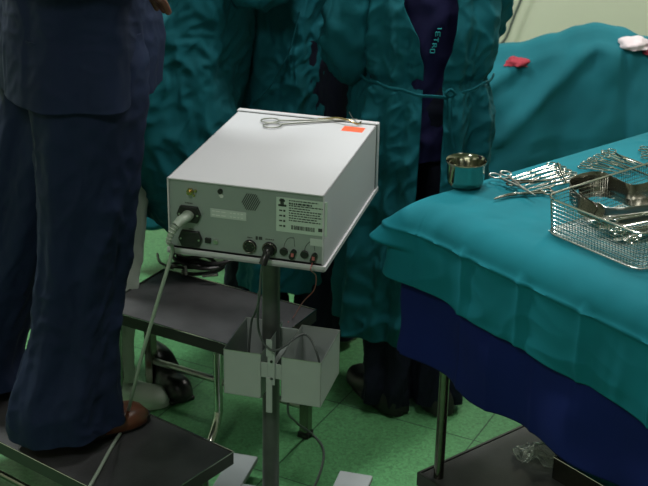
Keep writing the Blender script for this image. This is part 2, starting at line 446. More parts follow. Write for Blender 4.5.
def pp(px, py, y=.005):
    d = fw + CX * ((px - 324) / F) - CU * ((py - 243) / F)
    P = bo + cyv * y; t = (P - CAM).dot(cyv) / d.dot(cyv); q = CAM + d * t - bo
    return q.dot(cxv), q.z
PS = 2.72e-3   # metres to a pixel on the panel
def hexa(mb, x, z, w, h, y0, y1, cut=.28):
    pts = [(-w, 0), (-w * (1 - cut), h), (w * (1 - cut), h), (w, 0), (w * (1 - cut), -h), (-w * (1 - cut), -h)]
    return mb.rings([[Vector((x + a_, y, z + b_)) for a_, b_ in pts] for y in (y0, y1)])
sockets = []
for k, (px, py) in enumerate(((189.5, 213.5), (191, 238))):
    x, z = pp(px, py); sk = hexa(MB(), x, z, .0275, .0185, .0055, -.003).obj('mains_socket', PLASTB, unit, bevel=.001)
    for s_ in (-1, 1): MB().disc((x + s_ * .021, -.003, z), .0022, .001, 12, 'y').obj('screw', STEELB, sk)
    rc = MB().box(x - .014, x + .014, -.0036, -.0028, z - .009, z + .010).obj('socket_recess', BLACKR, sk, False)
    sockets.append((x, z))
x, z = pp(208.5, 240); MB().box(x - .0065, x + .0065, -.001, .005, z - .0055, z + .0055).obj('signal_port', BLACKR, unit, bevel=.0006)
x, z = pp(216, 241.5); MB().disc((x, .005, z), .0055, .004, 20, 'y').obj('round_port', STEELB, unit, bevel=.0005)
x, z = pp(190.5, 191)
mb = MB(); mb.disc((x, .005, z), .008, .006, 6, 'y'); mb.disc((x, -.001, z), .0038, .010, 14, 'y'); mb.disc((x + .012, .005, z + .002), .0035, .004, 6, 'y'); mb.disc((x + .008, .005, z - .009), .003, .003, 6, 'y'); mb.obj('earth_post', GOLD, unit)
x, z = pp(220.5, 191); mb = MB(); mb.disc((x, .005, z), .0055, .005, 16, 'y'); mb.obj('knob', BLACKR, unit)
x, z = pp(221.5, 196); mb = MB(); mb.disc((x, .005, z), .0045, .0008, 16, 'y'); mb.disc((x - .004, .0048, z + .001), .0018, .0012, 8, 'y'); mb.obj('warning_symbol', WHITEM, unit)
# vent: slanting slots inside a hexagon
x, z = pp(251, 202); g_ = MB(); rr = .021
for k in range(-5, 6):
    off = k * .0041
    # slots run at 60 deg, clipped to the hexagon
    dx, dz = cos(R(62)), sin(R(62)); nx_, nz_ = -dz, dx
    def inside(p): return abs(p[1]) < rr * .92 and abs(p[0]) + abs(p[1]) * .55 < rr * 1.08
    ts = [t * .0005 for t in range(-60, 61) if inside((nx_ * off + dx * t * .0005, nz_ * off + dz * t * .0005))]
    if len(ts) < 3: continue
    t0, t1 = min(ts), max(ts); hw = .00115
    qs = [(x + nx_ * off + dx * t + nx_ * h_, z + nz_ * off + dz * t + nz_ * h_) for t, h_ in ((t0, -hw), (t1, -hw), (t1, hw), (t0, hw))]
    g_.rings([[Vector((q[0], y, q[1])) for q in qs] for y in (.0052, .0044)])
g_.obj('vent_slots', INK, unit, False)
# embossed strip, tape
x, z = pp(228.5, 214.5); st = MB().box(x - .041, x + .041, .0038, .0052, z - .010, z + .010).obj('clear_sticker', TAPE, unit, False)
mk = MB()
for k in range(3): mk.lathe([(.0055, 0), (.0068, 0), (.0068, .0004), (.0055, .0004), (.0055, 0)], 16, (0, 0, 0)) if False else None
for k, (dx, w_) in enumerate(((-.034, .006), (-.024, .010), (-.011, .010), (.006, .004), (.014, .006), (.023, .004), (.031, .005))):
    mk.box(x + dx - w_ / 2, x + dx + w_ / 2, .0034, .0038, z - .0055, z - .0035); mk.box(x + dx - w_ / 2, x + dx + w_ / 2, .0034, .0038, z + .0035, z + .0055)
mk.obj('sticker_print', WHITEM, st, False)
x, z = pp(317, 242.5); MB().box(x - .015, x + .015, .0036, .0052, z - .008, z + .009).obj('tape_patch', TAPE, unit, False)
# rating plate with unreadable print
x0, z0 = pp(276.5, 196.5); x1, z1 = pp(318.5, 231)
x1, z1 = x0 + .113, z0 - .079
pl_ = MB().box(x0, x1, .0036, .0052, z1, z0).obj('rating_plate', LABELM, unit, False)
ink = MB(); rnd = random.Random(4); Wp = x1 - x0; Hp = z0 - z1
def inkbox(a, b, c, d): ink.box(x0 + a * Wp, x0 + b * Wp, .0031, .0036, z0 - d * Hp, z0 - c * Hp)
inkbox(.06, .17, .06, .12); inkbox(.08, .15, .03, .26); inkbox(.04, .2, .2, .26)
for r_ in range(9):
    y0_ = .05 + r_ * .072; xx = .25
    end = (.82, .7, .92, .66, .9, .86, .9, .8, .88)[r_]
    while xx < end:
        ww = rnd.uniform(.02, .075); inkbox(xx, min(xx + ww, end), y0_, y0_ + (.05 if r_ == 1 else .03)); xx += ww + .014
xx = .3
while xx < .76: ww = rnd.uniform(.008, .022); inkbox(xx, xx + ww, .78, .9); xx += ww + rnd.uniform(.006, .016)
inkbox(.83, .91, .78, .88)
for r_ in range(4): inkbox(.06, .12, .36 + r_ * .15, .40 + r_ * .15); inkbox(.14, .18, .35 + r_ * .15, .41 + r_ * .15)
ink.obj('plate_print', INK, pl_, False)
# round sockets, fuses and the arcs that join them
for k, (px, py, r_) in enumerate(((250, 246, .0155), (269.8, 248.7, .0165), (284, 251, .0088), (304.7, 254, .0088))):
    x, z = pp(px, py); q = MB().disc((x, .005, z), r_, .006, 28, 'y').obj('round_socket', PLASTB, unit, bevel=.001)
    if k < 2:
        rg = MB(); rg.tube([(x + cos(t * pi / 12) * (r_ - .002), -.0014, z + sin(t * pi / 12) * (r_ - .002)) for t in range(24)], .0008, 6, closed=True)
        for t in range(5): rg.disc((x + cos(t * 1.0) * r_ * .5, -.0008, z + sin(t * 1.0) * r_ * .5), .0012, .001, 8, 'y')
        rg.obj('socket_pins', STEELD, q)
for (px, py) in ((293, 254), (314, 257.5)):
    x, z = pp(px, py); q = MB(); pts = []
    for k in range(24):
        a_ = 2 * pi * k / 24; cx_, cz_ = cos(a_) * .0062, sin(a_) * .0062 + (.006 if sin(a_) > 0 else -.006)
        pts.append((cx_ * .94 + cz_ * .34, cz_ * .94 - cx_ * .34))
    q.rings([[Vector((x + p_[0], y, z + p_[1])) for p_ in pts] for y in (.005, -.001)]); fz = q.obj('fuse_holder', PLASTB, unit)
    MB().box(x - .003, x + .003, -.002, -.001, z - .004, z + .004).obj('fuse_slot', REDW, fz, False)
arc = MB()
for (a1, a2) in (((284, 249), (294, 238)), ((304.7, 252), (314, 242))):
    xa, za = pp(*a1); xb, zb = pp(*a2)
    arc.tube(spline([(xa, .0046, za + .004), (xa + .002, .0046, (za + zb) / 2), (xa + .010, .0046, zb - .002), (xb, .0046, zb)], 5), .0006, 5)
    arc.tube([(xb, .0046, zb), (xb + .002, .0046, zb - .02)], .0005, 5)
x, z = pp(257, 238); arc.box(x - .003, x + .002, .0042, .005, z - .004, z + .004); arc.box(x + .004, x + .012, .0042, .005, z - .003, z + .004)
for px, py, w_ in ((250, 237.5, .012), (270, 239.5, .02), (189, 203, .018), (192, 229, .012)):
    x, z = pp(px, py)
    for k in range(5): arc.box(x - w_ / 2 + k * w_ / 5, x - w_ / 2 + (k + .7) * w_ / 5, .0044, .005, z - .0012, z + .0012)
arc.obj('panel_markings', INK, unit, False)

# sticker on the lid
def top_local(px, py): q = at(px, py, bo.z + BH) - bo; return q.dot(cxv), q.dot(cyv)
xa, ya = top_local(341, 130.5); xb, yb = top_local(362, 124)
MB().box(xa, xa + .052, ya, ya + .034, BH, BH + .0006).obj('orange_sticker', ORANGE, unit, False)

# stand
pole_xy = bo + cxv * (BW / 2 - .012) + cyv * (BD / 2 - .02)
st = empty('equipment_stand', (pole_xy.x, pole_xy.y, 0), BA)
tag(st, 'grey steel pole stand with pale flat feet under the generator box', 'stand')
ztop = bo.z - .006
MB().tube([(0, 0, .06), (0, 0, ztop - .01)], .0215, 28).obj('pole', POLEM, st)
MB().box(-.11, .11, -.16, .16, ztop - .010, ztop).obj('mounting_plate', POLEM, st, bevel=.002)
def stl(p): q = p - Vector((pole_xy.x, pole_xy.y, 0)); return Vector((q.dot(cxv), q.dot(cyv), p.z))
fl = stl((at(232, 453, .06) + at(259, 457, .06)) / 2); fr = stl((at(337, 472, .06) + at(376, 475, .06)) / 2)
for q, w_ in ((fl, .036), (fr, .045)):
    mb = MB().box(q.x - w_, q.x + w_, q.y - .62, q.y, .045, .062); f_ = mb.obj('foot', FOOTM, st, bevel=.003)
    for yy in (q.y - .06, q.y - .56):
        MB().tube([(q.x - .012, yy, .023), (q.x + .012, yy, .023)], .023, 18).obj('castor', BLACKR, f_)
MB().box(fl.x - .03, fr.x + .03, -.045, .045, .040, .060).obj('cross_bar', FOOTM, st, bevel=.003)

# accessory bins hung on the pole
ZB = .55; BHh = .118
p_a = at(221, 348, ZB); p_b = at(320, 364, ZB); p_c = at(249, 318, ZB); p_d = at(341, 330, ZB)
la, lb_, lc, ld = [stl(p) for p in (p_a, p_b, p_c, p_d)]
fy = (la.y + lb_.y) / 2; by = (lc.y + ld.y) / 2; xl = (la.x + lc.x) / 2; xr = (lb_.x + ld.x) / 2
x1b = stl(at(262, 353, ZB)).x; x2b = stl(at(281, 358, ZB)).x
by = max(by, .03)
bins = empty('accessory_bin_holder', (pole_xy.x, pole_xy.y, 0), BA)
tag(bins, 'pair of open grey metal bins clamped on either side of the pole below the generator', 'bin')
th = .0015
def wallbox(mb, x0, x1, y0, y1, z0=ZB - BHh, z1=ZB): mb.box(min(x0, x1), max(x0, x1), min(y0, y1), max(y0, y1), z0, z1)
for (xa_, xb_) in ((xl, x1b), (x2b, xr)):
    mb = MB(); wallbox(mb, xa_, xb_, fy, fy + th); wallbox(mb, xa_, xa_ + th, fy, by); wallbox(mb, xb_ - th, xb_, fy, by); wallbox(mb, xa_, xb_, by - th, by)
    wallbox(mb, xa_, xb_, fy, by, ZB - BHh, ZB - BHh + th)
    bb = mb.obj('bin', GREYP, bins, False)
    e_ = MB(); e_.tube([(xa_, fy, ZB), (xb_, fy, ZB), (xb_, by, ZB), (xa_, by, ZB)], .0011, 6, closed=True)
    e_.obj('rolled_edge', STEELB, bb)
mb = MB(); wallbox(mb, x1b, x2b, .0205, .024, ZB - .1, ZB - .004); mb.obj('back_strap', GREYP, bins, False)
bx = stl(at(266, 380, ZB - .04)).x
mb = MB(); mb.box(bx - .009, bx + .009, fy - .004, fy - .001, ZB - .075, ZB + .012); mb.box(bx - .012, bx + .003, fy - .006, fy - .002, ZB + .0, ZB + .045); mb.box(bx - .012, bx + .003, fy - .006, fy - .002, ZB - .15, ZB - .055)
mb.box(bx - .006, bx + .006, fy - .002, -.018, ZB - .07, ZB - .03)
mb.box(x1b - .001, bx, fy + .001, fy + .004, ZB - .06, ZB - .02); mb.box(bx, x2b + .001, fy + .001, fy + .004, ZB - .06, ZB - .02)
br_ = mb.obj('clamp_bracket', GREYP, bins, bevel=.001)
for dz in (-.012, -.058): MB().disc((bx + .001, fy - .004, ZB + dz), .0035, .002, 12, 'y').obj('bracket_bolt', PLASTB, br_)

# ------------------------------------------------------------------ cables
def bw(x, y, z): return bo + cxv * x + cyv * y + Vector((0, 0, z))
sx, sz = sockets[0]
pw = empty('power_cable', bw(sx, -.003, sz), BA); tag(pw, 'pale grey mains cable plugged into the generator and hanging down to the near step stool', 'cable')
def wl(ps, org, rot=BA):
    M = (Matrix.Translation(org) @ Matrix.Rotation(rot, 4, 'Z')).inverted()
    return [M @ Vector(p) for p in ps]
org = bw(sx, -.003, sz)
d0 = bw(sx, -.034, sz - .002)
pl1 = [bw(sx, -.003, sz), bw(sx, -.018, sz), bw(sx - .006, -.030, sz - .003), bw(sx - .014, -.040, sz - .012)]
MB().tube(wl(spline(pl1, 5), org), [.0135] * 6 + [.0125] * 6 + [.0115] * 4, 16, flat=(1, .8)).obj('plug', CABLEG, pw)
sr = [bw(sx - .014, -.040, sz - .012), bw(sx - .022, -.050, sz - .028), bw(sx - .028, -.056, sz - .048)]
ss = spline(sr, 10); MB().tube(wl(ss, org), [.0095 - .0002 * i + (.0016 if i % 3 == 0 else -.001) for i in range(len(ss))], 12).obj('strain_relief', CABLEG, pw)
e1 = at(127, 418, .2465); e2 = at(111, 448, .2465); e3 = at(90, 486, .2465); e4 = at(68, 520, .2465)
c_ = [sr[-1], aty(172, 252, 2.72), aty(158, 300, 2.72), aty(143, 352, 2.75), aty(133, 392, 2.83), e1 + Vector((0, 0, .006)), at(122, 430, .2465), e2, e3, e4]
# the cable leaves the stool edge and falls to the floor
c_ += [e4 + ds * .10 + Vector((-.03, -.02, -.05)), e4 + Vector((-.03, -.13, -.2)), e4 + Vector((-.02, -.16, -.2415)), e4 + Vector((-.3, -.3, -.2415))]
MB().tube(wl(spline(c_, 10), org), .0044, 10).obj('cable', CABLEG, pw)

sx2, sz2 = pp(269.8, 248.7)
org = bw(sx2, -.001, sz2); sg = empty('signal_cable', org, BA); tag(sg, 'thin dark cable from the round socket, dipping into the two bins on the pole', 'cable')
c0 = [bw(sx2, 0, sz2), bw(sx2, -.012, sz2 - .002), bw(sx2 - .002, -.022, sz2 - .010), bw(sx2 - .006, -.029, sz2 - .024)]
s_ = spline(c0, 5); MB().tube(wl(s_, org), [.0115 if i < 6 else .0088 for i in range(len(s_))], 14).obj('plug', PLASTB, sg)
def sw(x, y, z): return pole_xy.xy.to_3d() + cxv * x + cyv * y + Vector((0, 0, z))
xlm = (xl + x1b) / 2; xrm = (x2b + xr) / 2
cc = [c0[-1], aty(261, 275, 2.70), aty(259, 300, 2.71), sw(xlm + .02, fy + .035, ZB + .085), sw(xlm - .005, (fy + by) / 2, ZB + .035), sw(xlm - .012, (fy + by) / 2, ZB - .05), sw(xlm - .01, (fy + by) / 2, ZB - BHh + .007)]
MB().tube(wl(spline(cc, 10), org), .0028, 8).obj('cable', CABLED, sg)
cc = [aty(259, 292, 2.71), sw(xlm + .035, fy + .02, ZB + .05), sw(bx + .012, fy - .018, ZB + .025), sw(x2b + .03, (fy + by) / 2, ZB + .022), sw(xrm + .022, (fy + by) / 2 - .02, ZB - .02), sw(xrm + .028, (fy + by) / 2 - .01, ZB - BHh + .008)]
MB().tube(wl(spline(cc, 10), org), .0028, 8).obj('cable', CABLED, sg)
fc = MB().tube(spline([sw(xrm - .04, by + .012, ZB - .06), aty(288, 405, 3.0), at(296, 422, .10), at(312, 434, .01), at(323, 448, .005), at(322, 466, .005), at(313, 490, .005), at(300, 520, .005)], 10), .0035, 10).obj('floor_cable', CABLED)
tag(fc, 'thin dark cable curving over the green floor beside the pole foot', 'cable')
x, z = pp(313, 262)
rw = MB().tube(spline([bw(x, .0, z), bw(x, -.012, z - .012), aty(316, 276, 2.80), aty(314, 290, 2.86), aty(303, 302, 2.95), at(293, 318, .3625), at(288, 322, .3625)], 8), .0013, 6).obj('thin_wire', REDW)
tag(rw, 'thin reddish wire dangling from the right corner of the generator', 'wire')

# coiled cable on the far edge of the middle stool
co = at(199, 275, .36)
ce = empty('coiled_cable', co, R(-12)); tag(ce, 'bundle of coiled black cable with metal connectors on the middle step stool', 'cable')
mb = MB(); rnd = random.Random(7)
for k in range(7):
    rx, ry = rnd.uniform(.05, .085), rnd.uniform(.03, .05); ox = rnd.uniform(-.02, .03); z0 = .008 + k * .009
    tl_ = rnd.uniform(-.1, .25)
    mb.tube([(ox + cos(t) * rx, sin(t) * ry, z0 + (1 + cos(t + k)) * .012 + abs(tl_) * (.02 + .02 * sin(t))) for t in [2 * pi * j / 40 for j in range(40)]], .0055, 8, closed=True)
mb.obj('cable_loops', PLASTB, ce)
MB().tube([(.03, -.062, .03), (.075, -.055, .036)], .006, 12).obj('connector', STEEL, ce); MB().tube([(-.02, -.06, .025), (-.022, -.058, .055)], .005, 12).obj('connector', STEEL, ce)
mb = MB(); mb.tube(spline([(-.08, 0, .012), (-.13, .03, .012), (-.16, .09, .012)], 6), .004, 8); mb.obj('loose_end', PLASTB, ce)

# ------------------------------------------------------------------ ring-handled instruments
def ring_instrument(name, L, ringr=.011, spread=.011, curve=0, wire=.0022, mtl=None, gap=.0015, joint=.42, parts=False, bend=0):
    """lies along +x: rings at x=0, tips at x=L"""
    e = empty(name) if parts else None
    mtl = mtl or STEEL; tot = MB(); jx = L * (1 - joint)
    for s in (-1, 1):
        mb = MB() if parts else tot
        zz = .0028 + (.0012 if s > 0 else 0)
        mb.tube([(ringr + cos(a_) * ringr * 1.25, s * spread + sin(a_) * ringr * .95, zz) for a_ in [2 * pi * k / 20 for k in range(20)]], wire * .8, 8, closed=True)
        pts = [(ringr * 2.2, s * spread * .8, zz), (L * .3, s * spread * .55, zz), (jx - .01, s * .0028, zz), (jx, 0, zz), (jx + .01, -s * .0022, zz), (jx + (L - jx) * .5, -s * .0018 + curve * .25, zz + bend * .25), (L, -s * .0006 + curve, zz + bend)]
        sp = spline(pts, 5); n = len(sp)
        rad = [wire * (1.05 if i < n * .5 else 1.25 - .95 * (i - n * .5) / (n * .5)) for i in range(n)]
        mb.tube(sp, rad, 8)
        if parts:
            mb.obj('arm', mtl, e)
    j = MB() if parts else tot
    j.disc((jx, 0, .001), .0042, .0045, 14)
    if not parts: tot.box(L * .22, L * .22 + .004, -spread * .62, spread * .62, .002, .0045)
    if parts: j.obj('pivot', mtl, e); return e
    return tot.obj(name, mtl)
def place(o, p_ring, p_tip, dz=0, tilt=0):
    p = Vector(p_ring); q = Vector(p_tip)
    o.location = p + Vector((0, 0, dz)); o.rotation_euler = (tilt, -math.atan2(q.z - p.z, (q - p).xy.length), math.atan2(q.y - p.y, q.x - p.x))
    return o

# long forceps on the lid of the generator
zt = bo.z + BH
pr = at(264, 125, zt); ptp = at(352, 121, zt); Ls = (ptp - pr).length + .012
fo = ring_instrument('needle_forceps', Ls, .0175, .017, curve=-.004, wire=.0024, mtl=STEELB, joint=.3, parts=True)
place(fo, pr + Vector((0, 0, .0012)), ptp + Vector((0, 0, .0012)))
tag(fo, 'long ring-handled steel forceps lying across the top of the generator box', 'forceps')
gt = MB().tube(spline([at(318, 119, zt + .004), at(336, 118, zt + .012), at(348, 120, zt + .014), at(357, 124, zt + .006), at(361, 122, zt + .004)], 8), .0022, 8).obj('gilt_probe', GOLD)
tag(gt, 'curved brass-coloured probe by the orange sticker on the generator box', 'probe')
th_ = MB().tube(spline([at(357, 123, zt + .008), at(352, 117, zt + .02), at(349, 112, zt + .03)], 6), .0008, 6).obj('suture_thread', CABLED)
tag(th_, 'fine dark thread sticking up from the probe tip on the generator', 'thread')

ZI = ZT + .0035
cl0 = None
LBL = ['topmost', 'second', 'third', 'fourth', 'fifth', 'sixth', 'lowest']
for i in range(6):
    rp = at(556 + 5.4 * i, 166.5 + 2.9 * i, ZI); tp = at(512 + 2.6 * i, 181 + 3.1 * i, ZI)
    o = ring_instrument('artery_clamp', .165, .0095, .0085, mtl=STEEL, wire=.0019) if cl0 is None else cl0.copy()
    if cl0 is None: cl0 = o
    else: C.objects.link(o)
    place(o, rp, tp, .0008 * (i % 2) + .004)
    tag(o, f'polished steel artery clamp in the fan beside the wire basket, {("farthest from the basket", "second from the far side", "third from the far side", "third from the basket", "second from the basket", "nearest the basket")[i]}', 'surgical clamp', 'fan of six steel artery clamps on the teal drape')
pin = MB().tube(spline([at(558, 163, ZI + .02), at(561, 172, ZI + .016), at(567, 184, ZI + .012)], 6), .0022, 8).obj('instrument_pin', STEEL)
tag(pin, 'steel pin laid across the ring ends of the fan of clamps', 'pin')
o = ring_instrument('surgical_scissors', .16, .0125, .015, mtl=STEELB, wire=.0028)
place(o, at(497, 179, ZI), at(532, 200, ZI), .012); tag(o, 'steel scissors lying crosswise over the tips of the clamp fan, rings toward the bowl', 'scissors')
o = ring_instrument('curved_clamp', .15, .011, .011, curve=.018, mtl=STEEL, wire=.0032)
place(o, at(552, 193, ZI), at(502, 197, ZI), .001); tag(o, 'curved steel clamp with open tips at the front edge of the clamp fan', 'surgical clamp')
o = ring_instrument('surgical_scissors', .12, .010, .010, mtl=STEELD, wire=.0024)
place(o, at(506, 187, ZI), at(530, 186, ZI), .0085); tag(o, 'small dull scissors tucked under the crossed scissors next to the bowl', 'scissors')
sm0 = None
for i, (a_, b_, w_) in enumerate((((580, 167), (622, 175), 'with its rings farthest left'), ((586, 163), (628, 175), 'second from the left'), ((592, 160), (633, 174), 'in the middle'), ((600, 157), (640, 172), 'second from the dark-handled dissector'), ((606, 154), (634, 168), 'rings farthest from the basket'))):
    if sm0 is None: o = sm0 = ring_instrument('small_clamp', .125, .0095, .010, mtl=STEEL, wire=.0019)
    else: o = sm0.copy(); C.objects.link(o)
    place(o, at(*a_, ZI), at(*b_, ZI), .0015 * i + .001); tag(o, f'small steel clamp in the heap behind the basket, {w_}', 'surgical clamp', 'loose heap of small clamps behind the basket')
for (a_, b_, w_) in (((640, 151), (690, 158), 'farther'), ((642, 158), (692, 163), 'nearer')):
    o = sm0.copy(); C.objects.link(o); place(o, at(*a_, ZI), at(*b_, ZI), .003); tag(o, f'steel clamp with rings at the right picture edge, {w_} of the two', 'surgical clamp', 'pair of clamps at the right edge')
p0, p1 = at(616, 157, ZI), at(668, 176, ZI); L_ = (p1 - p0).length
dh = empty('dissector'); mb = MB().tube([(0, 0, .004), (.004, 0, .004), (L_ * .45, 0, .004), (L_ * .6, 0, .004)], [.002, .0048, .0045, .003], 10, flat=(1, .7)).obj('handle', STEELD, dh)
MB().tube([(L_ * .6, 0, .004), (L_, 0, .004)], [.003, .0015], 8).obj('blade', STEEL, dh)
place(dh, p0, p1, .002); tag(dh, 'long steel dissector with dark flat handle behind the wire basket', 'dissector')
p0, p1 = at(611, 163, ZI), at(660, 182, ZI); L_ = (p1 - p0).length
o = MB().tube([(0, 0, .004), (L_ * .1, 0, .004), (L_ * .7, 0, .004), (L_, 0, .003)], [.002, .0032, .003, .001], 8).obj('steel_probe', STEEL); place(o, p0, p1, .001); tag(o, 'slim bright steel probe lying parallel in front of the dissector', 'probe')

# ------------------------------------------------------------------ steel bowl
bc = at(465, 186, ZT); rb = (at(485, 165, ZT + .055) - at(443.5, 165, ZT + .055)).length / 2
bl = MB().lathe([(0, .003), (rb * .72, .003), (rb * .84, .008), (rb * .9, .02), (rb * .92, .056), (rb * .99, .0605), (rb * 1.0, .063), (rb * .985, .065), (rb * .95, .063), (rb * .89, .057), (rb * .87, .02), (rb * .8, .009), (rb * .7, .006), (0, .006)], 56).obj('steel_bowl', BOWLM, angle=60)
bl.location = (bc.x, bc.y, ZT); tag(bl, 'round polished steel bowl standing alone on the teal drape', 'bowl')

# ------------------------------------------------------------------ wire basket
b0 = at(551, 231, ZT + .004); b1 = at(630, 274, ZT + .004)
bu = (b0 - TO).dot(TU) + .0; bv0 = (b0 - TO).dot(TV) - .012; bv1 = (b1 - TO).dot(TV) + .012; bu = (bu + (b1 - TO).dot(TU)) / 2 + .0
BL = .46; BWv = bv1 - bv0; HB = .082
bk = empty('wire_basket', tl(bu, bv0, ZT + .0035), math.atan2(TU.y, TU.x))   # local x=U, -y = V
tag(bk, 'rectangular fine wire mesh basket full of retractors on the teal drape', 'basket')
def rrect(inset, z, n=10, r=.032):
    pts = []; x0, x1, y0, y1 = inset, BL - inset, -BWv + inset, -inset; r = r - inset * .3
    for cx_, cy_, a0 in ((x1 - r, y1 - r, 0), (x0 + r, y1 - r, 90), (x0 + r, y0 + r, 180), (x1 - r, y0 + r, 270)):
        for k in range(n + 1): a_ = R(a0 + 90 * k / n); pts.append(Vector((cx_ + cos(a_) * r, cy_ + sin(a_) * r, z)))
    return pts
def resample(pts, step):
    out = []; acc = 0; P = pts + [pts[0]]
    for a_, b_ in zip(P, P[1:]):
        L_ = (b_ - a_).length; d_ = (b_ - a_)
        while acc < L_: out.append(a_ + d_ * (acc / L_)); acc += step
        acc -= L_
    return out
MB().tube(rrect(0, HB), .0026, 8, closed=True).obj('top_rim', STEEL, bk)
MB().tube(rrect(.006, .002), .002, 8, closed=True).obj('bottom_rim', STEELB, bk)
ms = MB()
top = resample(rrect(0, HB), .0078)
for p in top:
    c = Vector((BL / 2, -BWv / 2, HB)); q = p.copy(); q.z = .002
    d_ = Vector((c.x - p.x, c.y - p.y, 0)); d_ = Vector((math.copysign(min(abs(d_.x), 1), d_.x), math.copysign(min(abs(d_.y), 1), d_.y), 0))
    if abs(p.x - BL / 2) > BL / 2 - .02: q.x += math.copysign(.006, d_.x)
    if abs(p.y + BWv / 2) > BWv / 2 - .02: q.y += math.copysign(.006, d_.y)
    ms.tube([p, q], .00075, 4, cap=False)
for k in range(1, 9):
    z = HB * k / 9; ms.tube(rrect(.006 * (1 - k / 9), z, 5), .00075, 4, closed=True)
ms.obj('side_mesh', STEEL, bk)
ms = MB(); k = .014
while k < BL - .01: ms.tube([(k, -.008, .002), (k, -BWv + .008, .002)], .00075, 4, cap=False); k += .0085
k = -.014
while k > -BWv + .01: ms.tube([(.008, k, .0028), (BL - .008, k, .0028)], .00075, 4, cap=False); k -= .0085
ms.obj('bottom_mesh', STEELB, bk)

def ribbon(name, pts, w, mtl, label, cat='retractor', th=.0016, wprof=None, side=None):
    sp = [Vector(p) for p in spline(pts, 8)]; mb = MB(); n = len(sp); rs = []
    sd = Vector(side) if side else TV
    for i, p in enumerate(sp):
        t = (sp[min(i + 1, n - 1)] - sp[max(i - 1, 0)]).normalized(); s_ = (sd - t * sd.dot(t)).normalized(); nn = t.cross(s_)
        ww = w * (wprof(i / (n - 1)) if wprof else 1)
        prof = [(-1, -.5), (-.92, -1), (.92, -1), (1, -.5), (1, .5), (.92, 1), (-.92, 1), (-1, .5)]
        rs.append([p + s_ * a_ * ww / 2 + nn * b_ * th / 2 for a_, b_ in prof])
    mb.rings(rs); o = mb.obj(name, mtl, angle=60); tag(o, label, cat); return o
def bl_(x, y, z): return tl(bu + x, bv0 + y, ZT + .0035 + z)    # basket coordinates, y = along V
rnd2 = lambda t: .5 + .5 * min(1, sin(pi * min(1, max(0, .04 + t * .92))) * 4)
def rpath(pts, z): return [at(px, py, ZT + z + dz) for px, py, dz in pts]
ribbon('blade_retractor', rpath([(594, 213, -.02), (580, 204, -.004), (571, 194, 0), (571, 186, .004), (583, 180.5, .004), (600, 179, .002), (614, 185, 0), (630, 192, 0), (648, 190, 0), (672, 184, 0)], .070), .034, STEELD, 'large hooked retractor standing on edge, its curve following the far left corner of the basket', side=(0, .25, 1), wprof=rnd2)
ribbon('blade_retractor', rpath([(604, 214, -.01), (590, 209, -.004), (580, 201, 0), (580, 194, 0), (592, 189, 0), (610, 190, 0), (632, 198, 0), (652, 197, 0), (676, 192, 0)], .050), .036, STEELD, 'second hooked retractor nested inside the large one in the middle of the basket', side=(0, .35, 1), wprof=rnd2)
ribbon('blade_retractor', rpath([(590, 216, -.012), (597, 208, 0), (606, 211, 0), (622, 211, .002), (640, 209, 0), (668, 205, 0)], .046), .03, STEELB, 'smaller round-ended steel retractor near the front side of the basket', wprof=rnd2, side=(.1, -.6, .8))
ribbon('flat_spatula', rpath([(598, 226, -.004), (620, 224, 0), (645, 219, 0), (690, 213, 0)], .030), .030, STEEL, 'bright flat steel spatula lying deep in the basket below the round-ended retractor', 'spatula', side=TV)
ribbon('flat_spatula', rpath([(612, 238, -.004), (635, 234, 0), (655, 229, 0), (700, 222, 0)], .016), .034, STEEL, 'bright flat steel spatula on the basket floor next to the near corner', 'spatula', side=TV)
ribbon('flat_spatula', rpath([(586, 220, 0), (600, 217, 0), (640, 214, 0), (690, 206, 0)], .018), .026, STEELB, 'greyish flat steel spatula under the hooked retractors', 'spatula', side=TV)
for a_, b_, z_, w_ in (((612, 233), (664, 226), .042, 'against the near corner'), ((606, 222), (652, 214), .050, 'on top of the bright spatulas'), ((628, 243), (668, 222), .034, 'close under the near rim')):
    o = cl0.copy(); C.objects.link(o); place(o, at(*a_, ZT + z_), at(*b_, ZT + z_)); tag(o, f'steel clamp lying inside the wire basket {w_}', 'surgical clamp')

# ------------------------------------------------------------------ things on the trolley's lower shelf
ZS = .212
fm = MB(); fc_ = at(541, 460, ZS); rnd = random.Random(11); N = 18
vs = []; fs = []
for i in range(N + 1):
    for j in range(N + 1):
        x = (i / N - .5) * .15; y = (j / N - .5) * .09
        h = .004 + .03 * abs(nz(x, y, 0, 28, 3)) + .03 * max(0, 1 - (x * x + y * y) / .003) + .016 * abs(nz(x, y, 0, 60, 5))
        x2 = x * (1 - .5 * abs(nz(y * 30, 0, 0, 1, 2))); vs.append((x2, y, h)); fs += [(i * (N + 1) + j, (i + 1) * (N + 1) + j, (i + 1) * (N + 1) + j + 1, i * (N + 1) + j + 1)] if i < N and j < N else []
fm.add(vs, fs); o = fm.obj('plastic_bag', FILM, solid=.0006, angle=25); o.location = (fc_.x, fc_.y, ZS); o.rotation_euler = (0, 0, R(-25))
tag(o, 'crumpled clear plastic bag on the dark lower shelf of the trolley', 'bag')
tc0 = at(554, 457, ZS + .06)
tb = empty('steel_tray', (tc0.x, tc0.y, ZS), math.atan2(TU.y, TU.x)); tag(tb, 'deep steel tray with a bright rim on the trolley lower shelf beneath the blue cloth', 'tray')
mb = MB(); Wt, Lt = .13, .34
mb.box(0, .002, -Lt, 0, .0, .06); mb.box(Wt - .002, Wt, -Lt, 0, .0, .06); mb.box(0, Wt, -.002, 0, .0, .06); mb.box(0, Wt, -Lt, -Lt + .002, .0, .06); mb.box(0, Wt, -Lt, 0, 0, .002)
mb.obj('tray_body', STEELD, tb, False)
